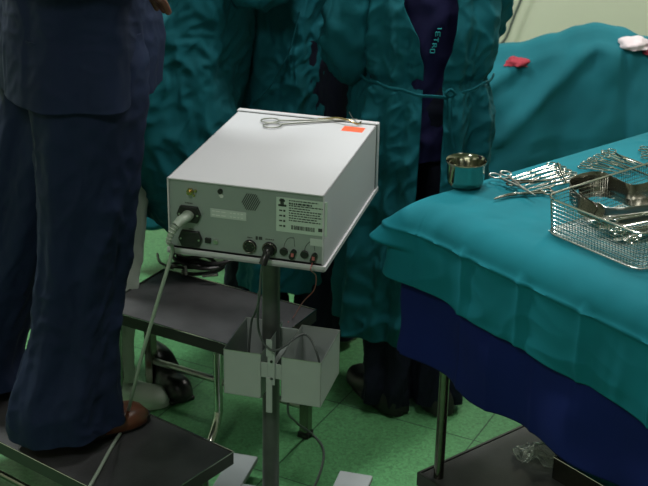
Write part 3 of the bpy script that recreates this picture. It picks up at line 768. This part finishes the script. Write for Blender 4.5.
MB().tube([(0, 0, .06), (Wt, 0, .06), (Wt, -Lt, .06), (0, -Lt, .06)], .0022, 8, closed=True).obj('tray_rim', STEEL, tb)
mb = MB(); vs = []; fs = []; n1, n2 = 14, 30
for i in range(n1 + 1):
    for j in range(n2 + 1):
        x = .005 + (Wt - .01) * i / n1; y = -.005 - (Lt - .01) * j / n2
        e_ = min(1, min(i, n1 - i) / 2, min(j, n2 - j) / 2)
        vs.append((x, y, .03 + .022 * e_ + .012 * e_ * nz(x, y, 0, 30))); 
        if i < n1 and j < n2: k = i * (n2 + 1) + j; fs.append((k, k + n2 + 1, k + n2 + 2, k + 1))
mb.add(vs, fs); o = mb.obj('folded_cloth', TEAL, solid=.002, angle=80)
o.location = (tc0.x, tc0.y, ZS); o.rotation_euler = (0, 0, math.atan2(TU.y, TU.x)); tag(o, 'folded teal cloth lying inside the steel tray on the lower shelf', 'cloth')

# ------------------------------------------------------------------ operating table with patient under drapes
_sil = [(-.9, .70), (-.2, .74), (.3, .775), (.546, .803), (.666, .818), (.801, .856), (.88, .885), (.935, .897), (1.023, .882), (1.106, .850), (1.3, .80), (1.7, .84), (2.1, .80)]
def ztopf(x):
    for (a_, za), (b_, zb) in zip(_sil, _sil[1:]):
        if x <= b_: return za + (zb - za) * sst(a_, b_, x)
    return .8
YF = 4.42
ot = empty('operating_table', (.6, 4.75, 0)); tag(ot, 'operating table hidden under the long teal patient drape', 'table')
MB().box(-1.25, 1.35, -.15, .14, .58, .64).obj('table_pad', BLACKR, ot, bevel=.01)
MB().tube([(0, 0, .1), (0, 0, .58)], .12, 20).obj('column', STEELD, ot)
MB().box(-.45, .45, -.25, .25, 0, .1).obj('base', STEELD, ot, bevel=.02)
mb = MB(); rs = []
NX = 180
for i in range(NX + 1):
    x = -.75 + 2.8 * i / NX; zt_ = ztopf(x); row = []
    wv = .022 * sin(x * 15 + 1) + .02 * nz(x, 0, 0, 7, 4)
    cr = math.exp(-abs(x - 1.0) / .012)
    for j in range(60):
        t = j / 59
        if t < .5:   # front hanging side, bottom to top
            h = t / .5; z = .20 + (zt_ - .20 - .05) * h; g = 1 - h
            bulge = .13 * math.exp(-((x - .9) / .35) ** 2) * (h ** 2) * 0
            y = YF + .10 * h ** 3 + wv * g * 1.4 - .04 * g + .02 * nz(x, z, 0, 6, 9)
            # slanting folds falling from the knees toward the left
            q = (x - .97) + (zt_ - z) * 1.35; y -= .028 * math.exp(-(q / .05) ** 2) * sst(.05, .3, h)
            q = (x - .78) + (zt_ - z) * 2.2; y -= .022 * math.exp(-(q / .05) ** 2) * sst(.05, .3, h)
            q = (x - 1.02) - (zt_ - z) * .05; y += .03 * math.exp(-abs(q) / .018) * (1 - .4 * h)
            y += .010 * math.exp(-abs(z - .50) / .008) - .004 * math.exp(-abs(z - .515) / .01) + .5 * crinkle(x, 0, z, 44)
            q = (x - .60) + (zt_ - z) * 1.9; y -= .02 * math.exp(-(q / .03) ** 2) * sst(.05, .3, h)
        else:
            h = (t - .5) / .5; a_ = h * pi
            y = YF + .10 + .50 * h; z = zt_ - .05 + .05 * sst(0, .14, h) - .16 * sst(.14, 1, h) + .006 * nz(x, y, 0, 7, 2) * sst(.1, .3, h)
            z -= .25 * sst(.85, 1, h)
        row.append(Vector((x, y, z)))
    rs.append(row)
mb.rings(rs, False); o = mb.obj('patient_drape', TEALP, solid=.003, angle=80)
tag(o, 'large teal drape over the patient on the far operating table, rising in a knee-high hump', 'drape')

def blob(name, loc, r, mtl, label, cat, seed):
    mb = MB(); rs = []; n = 22
    for i in range(1, 14):
        th2 = pi * i / 14; ring = []
        for k in range(n):
            a_ = 2 * pi * k / n; d_ = Vector((sin(th2) * cos(a_), sin(th2) * sin(a_), cos(th2)))
            f_ = 1 + .35 * nz(d_.x, d_.y, d_.z, 2.2, seed) + .15 * nz(d_.x, d_.y, d_.z, 6, seed)
            ring.append(Vector((d_.x * r[0] * f_, d_.y * r[1] * f_, max(-.2, d_.z) * r[2] * f_)))
        rs.append(ring)
    mb.rings(rs); o = mb.obj(name, mtl, angle=80); o.location = loc; tag(o, label, cat)
def drop_on(px, py, y): p = aty(px, py, y); return p
blob('stained_swab', aty(517, 62, 4.55), (.045, .05, .02), BLOOD, 'red blood-stained swab on the patient drape beside the gowned back', 'swab', 3)
blob('gauze_swab', aty(633, 45, 4.55), (.06, .05, .03), GAUZE, 'crumpled white gauze on the patient drape at the right edge', 'gauze', 6)
blob('stained_swab', aty(648, 52, 4.54), (.022, .03, .018), BLOOD, 'pink-stained swab tucked against the white gauze', 'swab', 8)
wc = MB().tube(spline([(1.16, 6.16, 1.9), (1.12, 6.16, 1.3), aty(521, 0, 6.16), aty(513, 20, 6.16), aty(503, 42, 6.16), (.72, 6.16, .35), (.7, 6.16, .1)], 8), .006, 8).obj('hanging_cable', CABLED)
tag(wc, 'dark cable hanging against the cream back wall', 'cable')

# ------------------------------------------------------------------ people
def skin_body(name, J, E, mtl, parent):
    names = list(J); me = bpy.data.meshes.new(name)
    me.from_pydata([J[k][0] for k in names], [(names.index(a), names.index(b)) for a, b in E], []); me.update()
    o = bpy.data.objects.new(name, me); C.objects.link(o); o.parent = parent; me.materials.append(mtl)
    md = o.modifiers.new('skin', 'SKIN'); md.use_smooth_shade = True
    for i, k in enumerate(names):
        r = J[k][1]; r = (r, r) if not isinstance(r, tuple) else r
        me.skin_vertices[0].data[i].radius = r; me.skin_vertices[0].data[i].use_root = (i == 0)
    s = o.modifiers.new('sub', 'SUBSURF'); s.levels = 2; s.render_levels = 2
    return o

def person(base, yaw, label, skinm, top, trousers, shoe, elbows, wrists, H=1.76, feet=((-.11, 0), (.11, 0)), pel=(0, 0), chest=(0, 0), hipw=.085):
    """local frame: faces +y, right hand is +x. Returns empty; joints in local metres"""
    e = empty('person', base, yaw); tag(e, label, 'person'); k = H / 1.76
    V = lambda x, y, z: (x, y, z * k)
    J = {}
    J['pelvis'] = (V(pel[0], pel[1], .95), (.115, .085)); J['waist'] = (V((pel[0] + chest[0]) / 2, (pel[1] + chest[1]) / 2, 1.10), (.125, .095))
    J['chest'] = (V(chest[0], chest[1], 1.30), (.15, .105)); J['neck0'] = (V(chest[0], chest[1] - .01, 1.46), (.07, .06)); J['neck'] = (V(chest[0], chest[1] + .01, 1.52), (.066, .066))
    J['jaw'] = (V(chest[0], chest[1] + .045, 1.575), (.075, .085)); J['head'] = (V(chest[0], chest[1] + .03, 1.655), (.098, .118)); J['crown'] = (V(chest[0], chest[1] + .02, 1.735), (.078, .10))
    J['nose'] = (V(chest[0], chest[1] + .145, 1.62), .014)
    E = [('pelvis', 'waist'), ('waist', 'chest'), ('chest', 'neck0'), ('neck0', 'neck'), ('neck', 'jaw'), ('jaw', 'head'), ('head', 'crown'), ('head', 'nose')]
    for s, n in ((-1, 'L'), (1, 'R')):
        i = 0 if s < 0 else 1
        fx, fy_ = feet[i]
        J['ear' + n] = (V(chest[0] + s * .092, chest[1] + .01, 1.64), .018); E.append(('head', 'ear' + n))
        J['hip' + n] = (V(pel[0] + s * hipw, pel[1], .90), .066); J['knee' + n] = (V((pel[0] + s * .09 + fx) / 2, (pel[1] + fy_) / 2 + .02, .49), .042)
        J['ankle' + n] = (V(fx, fy_, .09), .032); J['toe' + n] = (V(fx, fy_ + .07, .035), (.03, .022))
        E += [('pelvis', 'hip' + n), ('hip' + n, 'knee' + n), ('knee' + n, 'ankle' + n), ('ankle' + n, 'toe' + n)]
        el = elbows[i]; wr = wrists[i]
        J['sh' + n] = (V(chest[0] + s * .17, chest[1], 1.40), .062); J['el' + n] = (el, .042); J['fa' + n] = (tuple((a_ * .6 + b_ * .4) for a_, b_ in zip(el, wr)), .040); J['wr' + n] = (wr, (.030, .024))
        E += [('chest', 'sh' + n), ('sh' + n, 'el' + n), ('el' + n, 'fa' + n), ('fa' + n, 'wr' + n)]
        d = (Vector(wr) - Vector(el)).normalized(); sd = d.cross(Vector((0, 0, 1))).normalized(); dn = Vector((0, 0, -1))
        pm = Vector(wr) + d * .05; J['palm' + n] = (tuple(pm), (.040, .018)); E.append(('wr' + n, 'palm' + n))
        for q, (off, ln) in enumerate(((-.028, .062), (-.010, .072), (.010, .068), (.028, .054))):
            a0 = pm + sd * off + d * .035; J[f'f{q}a{n}'] = (tuple(a0), .0105); J[f'f{q}b{n}'] = (tuple(a0 + d * ln * .5 + dn * .012), .0092); J[f'f{q}c{n}'] = (tuple(a0 + d * ln * .78 + dn * .038), .0080)
            E += [('palm' + n, f'f{q}a{n}'), (f'f{q}a{n}', f'f{q}b{n}'), (f'f{q}b{n}', f'f{q}c{n}')]
        t0 = Vector(wr) + d * .028 - sd * s * .030; J['t0' + n] = (tuple(t0), .012); J['t1' + n] = (tuple(t0 + d * .035 - sd * s * .018 + dn * .008), .0105); J['t2' + n] = (tuple(t0 + d * .058 - sd * s * .016 + dn * .022), .009)
        E += [('wr' + n, 't0' + n), ('t0' + n, 't1' + n), ('t1' + n, 't2' + n)]
    skin_body('body', J, E, skinm, e)
    # eyes, mask, cap
    hc = Vector(J['head'][0])
    ey = MB()
    for s in (-1, 1):
        ey = MB(); c = hc + Vector((s * .032, .088, .005)); ey.rings([[c + Vector((cos(2 * pi * k_ / 12) * .011 * sin(t), .004 * cos(t), sin(2 * pi * k_ / 12) * .007 * sin(t))) for k_ in range(12)] for t in (.3, .8, 1.4, 2, 2.6)])
        ey.obj('eye', PLASTB, e)
    mk = MB(); rs = []
    for i in range(9):
        z = hc.z - .012 - i * .0135; g = sin(pi * (i + 1.2) / 10.5); rs.append([Vector((hc.x + sin(a_) * (.085 * (.8 + .2 * g)), hc.y - .005 + cos(a_) * (.092 + .038 * g), z)) for a_ in [R(-80 + 160 * k_ / 16) for k_ in range(17)]])
    mk.rings(rs, False).obj('face_mask', MASKM, e, solid=.002)
    cp = MB(); rs = []
    for i in range(10):
        t = i / 9; z = hc.z + .035 + .085 * t + .0; r_ = (1 - t ** 2.6) ** .5 if t < 1 else .05; r_ = max(r_, .12)
        rs.append([Vector((hc.x + sin(a_) * .098 * r_, hc.y - .008 + cos(a_) * .118 * r_, z + (-.05 * max(0, -cos(a_))) * (1 - t))) for a_ in [2 * pi * k_ / 28 for k_ in range(28)]])
    cp.rings(rs, True, False, True).obj('cap', CAPM, e, angle=80)
    return e, J

def sleeve(mb, pts, rads, seed, amp=.01, n=64):
    sp = spline(pts, 18); N = len(sp); m_ = len(rads) - 1; rs = []; up = None
    for i, p in enumerate(sp):
        t = (sp[min(i + 1, N - 1)] - sp[max(i - 1, 0)]).normalized()
        if up is None: up = Vector((1, 0, 0)) if abs(t.x) < .8 else Vector((0, 1, 0))
        up = (up - t * up.dot(t)).normalized(); sd = t.cross(up)
        f_ = i / (N - 1) * m_; a_ = int(min(f_, m_ - 1)); r = rads[a_] + (rads[a_ + 1] - rads[a_]) * (f_ - a_)
        ring = []
        for k_ in range(n):
            an = 2 * pi * k_ / n; d = up * cos(an) + sd * sin(an)
            q_ = p + d * .08; w_ = amp * .35 * sin(i * .9 + 2 * sin(an * 2 + seed)) + crinkle(q_.x, q_.y, q_.z, seed)
            ring.append(p + d * (r + w_))
        rs.append(ring)
    mb.rings(rs, True, False, False)

def garment(zs, cxs, rxs, rys, foldamp, seed, arc=None, n=150, m=110, kf=(7, 11, 17), extra=None, closed=True, hem=None, crk=1.0):
    """stack of elliptical sections from top zs[0] down; tables are interpolated smoothly"""
    def tab(T, t):
        f_ = t * (len(T) - 1); i = int(min(f_, len(T) - 2)); u = f_ - i
        a_, b_ = T[max(i - 1, 0)], T[i]; c_, d_ = T[i + 1], T[min(i + 2, len(T) - 1)]
        return .5 * (2 * b_ + (c_ - a_) * u + (2 * a_ - 5 * b_ + 4 * c_ - d_) * u * u + (3 * b_ - a_ - 3 * c_ + d_) * u ** 3)
    rnd = random.Random(seed); ph = [rnd.uniform(0, 6.3) for _ in kf]
    rs = []
    for i in range(m + 1):
        t = i / m; z = tab(zs, t); cx_ = tab([c[0] for c in cxs], t); cy_ = tab([c[1] for c in cxs], t); rx, ry = tab(rxs, t), tab(rys, t); fa = tab(foldamp, t)
        row = []; a0, a1 = (arc(t) if arc else (0, 2 * pi)); nn = n if closed else n + 1
        for k_ in range(nn):
            an = a0 + (a1 - a0) * k_ / n
            w_ = sum(sin(kf[q] * an + ph[q] + 1.8 * nz(z, an, 0, 1.1, seed + q)) / (1 + .4 * q) for q in range(len(kf))) * fa
            dx, dy = sin(an), cos(an)
            w_ += crinkle(dx * .19, dy * .19, z, seed, crk)
            if extra: w_ += extra(an, z)
            zz = z
            if hem: zz = z + hem(an) * sst(.6, 1, t)
            row.append(Vector((cx_ + dx * (rx + w_), cy_ + dy * (ry + w_), zz)))
        rs.append(row)
    return rs

def pants(e, J, mtl, ankr=.085, seed=0, name='trousers', zb=.03, wide=1.0, topw=None):
    mb = MB(); tw = topw or wide; P = Vector(J['pelvis'][0])
    mb.rings(garment([P.z + .08, P.z + .03, P.z - .03, P.z - .10], [(P.x, P.y)] * 4, [.125, .145, .155, .14], [.10, .115, .125, .11], [0, .002, .002, .002], seed + 9, n=110, m=40, kf=(3, 5, 8), crk=.4), True, True, True)
    for s, n in ((-1, 'L'), (1, 'R')):
        h, kn, an = [Vector(J[q + n][0]) for q in ('hip', 'knee', 'ankle')]
        top = Vector((h.x - s * .01, h.y, h.z + .12))
        cs = [(top.x, top.y), (h.x, h.y), ((h.x + kn.x) / 2, (h.y + kn.y) / 2), (kn.x, kn.y), ((kn.x + an.x) / 2, (kn.y + an.y) / 2), (an.x, an.y + .0), (an.x, an.y + .005)]
        zs = [top.z, h.z, (h.z + kn.z) / 2, kn.z, (kn.z + an.z) / 2, an.z + .03, zb]
        rs = garment(zs, cs, [.095 * tw, .105 * tw, .105 * (tw + wide) / 2, .095 * wide, .09 * wide, ankr * wide, ankr * wide * 1.08], [.13 * tw, .13 * tw, .115 * (tw + wide) / 2, .105 * wide, .10 * wide, ankr * 1.1 * wide, ankr * 1.15 * wide], [.003, .004, .005, .006, .007, .009, .008], seed + (1 if s > 0 else 5), n=110, m=150, kf=(3, 5, 8), crk=.55)
        mb.rings(rs, True, True, False)
    return mb.obj(name, mtl, e, angle=80)

def shoes(e, J, mtl, name='shoe', L=.29, w=.047, h=.07, yaw=(0, 0), clog=False, sole=None, boot=0):
    for s, n in ((-1, 'L'), (1, 'R')):
        a_ = Vector(J['ankle' + n][0]); yw = yaw[0 if s < 0 else 1]
        mb = MB(); rs = []
        for i in range(19):
            t = i / 18; y = -L * .27 + L * t
            wd = w * (.62 + .38 * sst(0, .15, t)) * (1 + .12 * math.exp(-((t - .68) / .18) ** 2)) * (1 if t < .8 else math.sqrt(max(.03, 1 - ((t - .8) / .205) ** 2)))
            ht = h * (1.0 - .48 * sst(.3, .75, t)) * (1 if t < .85 else math.sqrt(max(.1, 1 - ((t - .85) / .16) ** 2))) * (.75 + .25 * sst(0, .08, t))
            ring = []
            for k_ in range(20):
                an = 2 * pi * k_ / 20; c, s2 = cos(an), sin(an)
                ring.append(Vector((math.copysign(abs(c) ** .7, c) * wd, y, .012 + (max(0, s2) ** .8) * ht + min(0, s2) * .006)))
            rs.append(ring)
        mb.rings(rs)
        if boot: mb.tube([(0, 0, .03), (0, -.005, .09), (0, -.01, boot)], [.05, .055, .062], 18)
        o = mb.obj(name, mtl, e, angle=70); o.location = (a_.x, a_.y, 0); o.rotation_euler = (0, 0, yw)
        if sole:
            sb = MB(); rs = []
            sm_ = []
            for i in range(32):
                an = 2 * pi * i / 32; sm_.append((cos(an) * w * 1.08 * (1 + .1 * sin(an)), L * .235 + sin(an) * L * .515))
            for z, f_ in ((0, .96), (.004, 1), (.018, 1), (.02, .97)): sb.rings([[Vector((x * f_, y, z)) for x, y in sm_]] * 1) if False else rs.append([Vector((x * f_, y, z)) for x, y in sm_])
            sb.rings(rs); sb.obj('sole', sole, o)

# --- man in navy scrubs standing on the near stool
B1 = Vector((-.715, 3.005, .2415)); Y1w = R(26 - 90)
heel = at(45, 438, .25)
e1_, J1 = person(B1, Y1w, 'man in navy blue scrubs and brown shoes standing on the near step stool', SKIN, None, None, None,
    elbows=((-.27, .03, 1.16), (.30, -.08, 1.25)), wrists=((-.10, .30, 1.18), (.245, .165, 1.160)), feet=((-.20, -.12), (.125, .02)), pel=(0, .135), chest=(0, .14), hipw=.105)
pants(e1_, J1, NAVY, .112, 30, wide=1.06, zb=.045)
shoes(e1_, J1, BROWN, 'shoe', .30, .05, .075, sole=BLACKR)
def tail(an, z): return 0
rs = garment([1.47, 1.42, 1.25, 1.08, .97, .872], [(0, .14), (0, .145), (0, .155), (0, .15), (0, .14), (0, .13)], [.08, .20, .215, .205, .215, .235], [.07, .12, .155, .175, .185, .185], [.0, .002, .004, .006, .010, .014], 41, kf=(3, 5, 9), n=200, m=130, crk=.5)
mb = MB(); mb.rings(rs, True, False, False)
sleeve(mb, [(-.13, .14, 1.40), (-.22, .10, 1.30), (-.26, .06, 1.20)], [.085, .09, .10], 3)
sleeve(mb, [(.13, .14, 1.40), (.22, .08, 1.33), (.28, -.01, 1.27)], [.085, .085, .09], 5)
mb.obj('tunic', NAVY, e1_, angle=80, solid=.003)

# --- gowned person seen from behind, gown tied and open down the back
B4 = Vector((.272, 3.61, 0))
e4_, J4 = person(B4, R(6), 'person seen from behind in a teal gown open over indigo scrubs, tied at the waist', SKIN2, None, None, None,
    elbows=((-.20, .02, 1.04), (.14, .07, 1.10)), wrists=((-.12, .26, 1.05), (.10, .30, 1.08)), feet=((-.085, -.10), (.06, -.11)))
pants(e4_, J4, BLACKC, .08, 50, zb=.03, wide=.80)
shoes(e4_, J4, BLACKR, 'shoe', .28, .05, .08, yaw=(R(22), R(8)), sole=BLACKR)
mb = MB(); mb.rings(garment([1.47, 1.42, 1.2, 1.0, .85, .78], [(0, 0)] * 6, [.07, .15, .155, .15, .15, .15], [.06, .10, .125, .122, .124, .125], [0, .002, .004, .005, .007, .008], 61, kf=(3, 5, 8), n=90, m=70), True, False, False)
mb.obj('scrub_top', NAVY2, e4_, angle=80)
def arc4(t):
    z = 1.47 - t * 1.25
    g = .15 + .07 * sst(.90, .96, z) + .14 * sst(.97, 1.08, z)
    dl_ = .03 + .09 * sst(.97, 1.1, z)
    return (pi + g + dl_, 3 * pi - g + dl_)
def ex4(an, z):
    a_ = (an - .12 - pi) % (2 * pi); d = min(a_, 2 * pi - a_)
    ed = .018 * math.exp(-((d - .45) / .12) ** 2)
    tie = -.016 * math.exp(-((z - 1.0) / .018) ** 2) - .010 * math.exp(-((z - 1.0) / .08) ** 2)
    return ed + tie
rs = garment([1.47, 1.42, 1.2, 1.0, .85, .6, .24], [(0, .0), (0, 0), (0, 0), (0, 0), (0, 0), (-.01, 0), (-.03, 0)], [.09, .17, .187, .186, .190, .19, .195], [.07, .12, .158, .158, .155, .17, .18], [0, .002, .004, .004, .010, .014, .016], 71, arc=arc4, closed=False, n=300, m=240, kf=(6, 10, 17), extra=ex4)
mb = MB(); mb.rings(rs, False)
sleeve(mb, [(-.13, 0, 1.40), (-.185, .0, 1.27), (-.20, .015, 1.08), (-.18, .09, 1.03), (-.12, .235, 1.045)], [.085, .085, .082, .07, .055], 8, .012)
sleeve(mb, [(.13, 0, 1.40), (.15, .03, 1.28), (.145, .06, 1.14), (.135, .12, 1.08), (.105, .27, 1.075)], [.085, .085, .08, .068, .055], 9, .012)
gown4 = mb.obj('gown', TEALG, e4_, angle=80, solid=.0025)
# tie strings
tie = MB(); pts = []
for k_ in range(41):
    an = pi + R(-80 + 160 * k_ / 40); rx, ry = .188, .162
    sag = -.022 * math.exp(-((k_ - 19) / 8) ** 2)
    pts.append((sin(an) * rx, cos(an) * ry - .004, 1.0 + sag + .002 * sin(k_)))
tie.tube(pts, .0045, 8, flat=(.6, 1))
kx = pts[17]; tie.tube(spline([kx, (kx[0], kx[1] - .012, kx[2] - .02), (kx[0] + .004, kx[1] - .012, kx[2] - .08), (kx[0] + .016, kx[1] - .014, kx[2] - .14)], 5), .0042, 8, flat=(1, .5))
tie.tube(spline([kx, (kx[0] - .012, kx[1] - .012, kx[2] + .012), (kx[0] - .002, kx[1] - .016, kx[2] + .026), (kx[0] + .012, kx[1] - .01, kx[2] + .01), kx], 5), .004, 8)
tie.obj('waist_tie', TEALG, e4_)
# neck string with stitched lettering band hanging down the back of the scrubs
xb_ = .012
ln = MB(); ln.tube(spline([(-.03, -.10, 1.42), (-.02, -.128, 1.25), (.0, -.130, 1.2), (.01, -.131, 1.16)], 6), .0014, 6); ln.obj('neck_cord', WHITEC, e4_)
lt = MB()
def glyph(cx_, cz_, strokes, s=.0115):
    cx_ -= .012
    for (x0_, z0_, x1_, z1_) in strokes:
        lt.tube([(cx_ + x0_ * s, -.143, cz_ + z0_ * s), (cx_ + x1_ * s, -.143, cz_ + z1_ * s)], .0016, 6)
G = {'I': [(-.5, 0, .5, 0)], 'T': [(-.5, 0, .5, 0), (.5, -.5, .5, .5)], 'E': [(-.5, .5, .5, .5), (-.5, .5, -.5, -.5), (.5, .5, .5, -.5), (0, .5, 0, -.3)], 'R': [(-.5, .4, .5, .4), (.5, .4, .5, -.3), (.5, -.3, 0, -.3), (0, -.3, 0, .4), (0, 0, -.5, -.5)], 'O': [(-.5, .4, .5, .4), (.5, .4, .5, -.4), (.5, -.4, -.5, -.4), (-.5, -.4, -.5, .4)]}
for k_, ch in enumerate('IETRO'): glyph(.018 - .004 * k_, 1.158 - k_ * .0150, G[ch])
lt.obj('stitched_lettering', CAPM, e4_)

# --- middle gowned person
B3 = Vector((-.115, 3.98, 0))
e3_, J3 = person(B3, R(-8), 'person in a long dark teal gown standing directly behind the generator box', SKIN2, None, None, None,
    elbows=((-.19, .12, 1.20), (.19, .12, 1.20)), wrists=((-.12, .36, 1.12), (.12, .36, 1.12)), feet=((-.10, -.03), (.13, -.03)))
pants(e3_, J3, BLACKC, .10, 80, wide=1.0); shoes(e3_, J3, BLACKR, 'boot', .28, .05, .08, boot=.2, sole=BLACKR)
rs = garment([1.47, 1.42, 1.2, 1.0, .8, .55, .21], [(0, 0)] * 7, [.09, .17, .18, .18, .182, .185, .19], [.07, .12, .155, .155, .16, .16, .165], [0, .003, .008, .011, .013, .013, .014], 91, n=280, m=220, kf=(4, 7, 12))
mb = MB(); mb.rings(rs, True, False, False)
sleeve(mb, [(-.12, 0, 1.40), (-.17, .05, 1.30), (-.19, .12, 1.20), (-.17, .2, 1.16), (-.12, .34, 1.125)], [.085, .085, .08, .068, .055], 12, .013)
sleeve(mb, [(.12, 0, 1.40), (.17, .05, 1.30), (.19, .12, 1.20), (.17, .2, 1.16), (.12, .34, 1.125)], [.085, .085, .08, .068, .055], 14, .013)
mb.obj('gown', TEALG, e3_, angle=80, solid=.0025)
mb = MB(); pts = [(sin(a_) * .19, cos(a_) * .165, 1.035 + .006 * sin(3 * a_)) for a_ in [2 * pi * k_ / 60 for k_ in range(60)]]
mb.tube(spline([(.06, -.19, 1.12), (.03, -.2, 1.0), (-.02, -.205, .9), (-.075, -.2, .84)], 6), .005, 8, flat=(1, .4)); mb.obj('loose_tie', TEALG, e3_)

# --- left gowned person leaning to the table, white trousers and boots
B2 = Vector((-.70, 3.62, 0))
e2_, J2 = person(B2, R(-62), 'person in teal gown, white trousers and white boots, leaning behind the man in navy', SKIN2, None, None, None,
    elbows=((-.22, .46, 1.22), (.22, .46, 1.22)), wrists=((-.10, .64, 1.28), (.12, .62, 1.28)), feet=((-.13, -.05), (.14, .01)), pel=(0, .09), chest=(0, .36))
pants(e2_, J2, WHITEC, .09, 120, topw=.9, wide=.56, zb=.07)
shoes(e2_, J2, WHITES, 'boot', .235, .05, .07, yaw=(0, R(-35)), boot=.12, sole=WHITES)
mb = MB(); mb.rings(garment([1.45, 1.38, 1.25, 1.10, 1.0, .93], [(0, .36), (0, .35), (0, .29), (0, .19), (0, .12), (0, .09)], [.07, .15, .155, .155, .16, .165], [.06, .105, .13, .135, .135, .135], [0, .002, .003, .003, .003, .004], 141, kf=(3, 5, 8), n=110, m=70, crk=.5), True, False, False)
mb.obj('scrub_top', TEALG, e2_, angle=80)
def ex2(an, z):
    # folds fan out from the right shoulder side downward
    u = an * .9 + (1.2 - z) * 1.6
    return .022 * (sin(u * 5.2) * .6 + sin(u * 3.1 + 1)) * sst(1.25, .85, z)
rs = garment([1.47, 1.42, 1.2, 1.0, .8, .62, .47], [(0, .36), (0, .36), (0, .33), (-.0, .29), (0, .27), (0, .27), (.0, .29)], [.09, .18, .20, .205, .21, .205, .195], [.07, .12, .18, .21, .225, .22, .19], [0, .002, .004, .006, .006, .006, .006], 131, n=260, m=200, kf=(3, 5, 9), extra=ex2, hem=lambda an: -.10 * cos(an))
mb = MB(); mb.rings(rs, True, False, False)
sleeve(mb, [(-.13, .37, 1.40), (-.2, .42, 1.31), (-.21, .46, 1.24), (-.18, .53, 1.25), (-.11, .62, 1.275)], [.085, .085, .08, .068, .055], 22, .012)
sleeve(mb, [(.13, .37, 1.40), (.19, .42, 1.31), (.21, .46, 1.24), (.18, .53, 1.25), (.12, .60, 1.275)], [.085, .085, .08, .068, .055], 24, .012)
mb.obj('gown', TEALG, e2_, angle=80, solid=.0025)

# black clog beneath the middle stool
e = empty('black_shoe', at(166, 384, 0), R(-150)); tag(e, 'black shoe on the green floor beneath the middle step stool', 'shoe')
mb = MB(); rs = []
for i in range(19):
    t = i / 18; y = -.08 + .22 * t
    wd = .046 * (.65 + .35 * sst(0, .2, t)) * (1 if t < .75 else math.sqrt(max(.03, 1 - ((t - .75) / .255) ** 2))); ht = .10 * (1 - .45 * sst(.25, .7, t)) * (1 if t < .8 else math.sqrt(max(.1, 1 - ((t - .8) / .21) ** 2)))
    rs.append([Vector((math.copysign(abs(cos(a_)) ** .7, cos(a_)) * wd, y, .014 + max(0, sin(a_)) * ht + min(0, sin(a_)) * .004)) for a_ in [2 * pi * k_ / 20 for k_ in range(20)]])
mb.rings(rs).obj('upper', PLASTB, e, angle=70)
MB().box(-.04, .04, -.075, .13, 0, .014).obj('sole', BLACKR, e, bevel=.006)
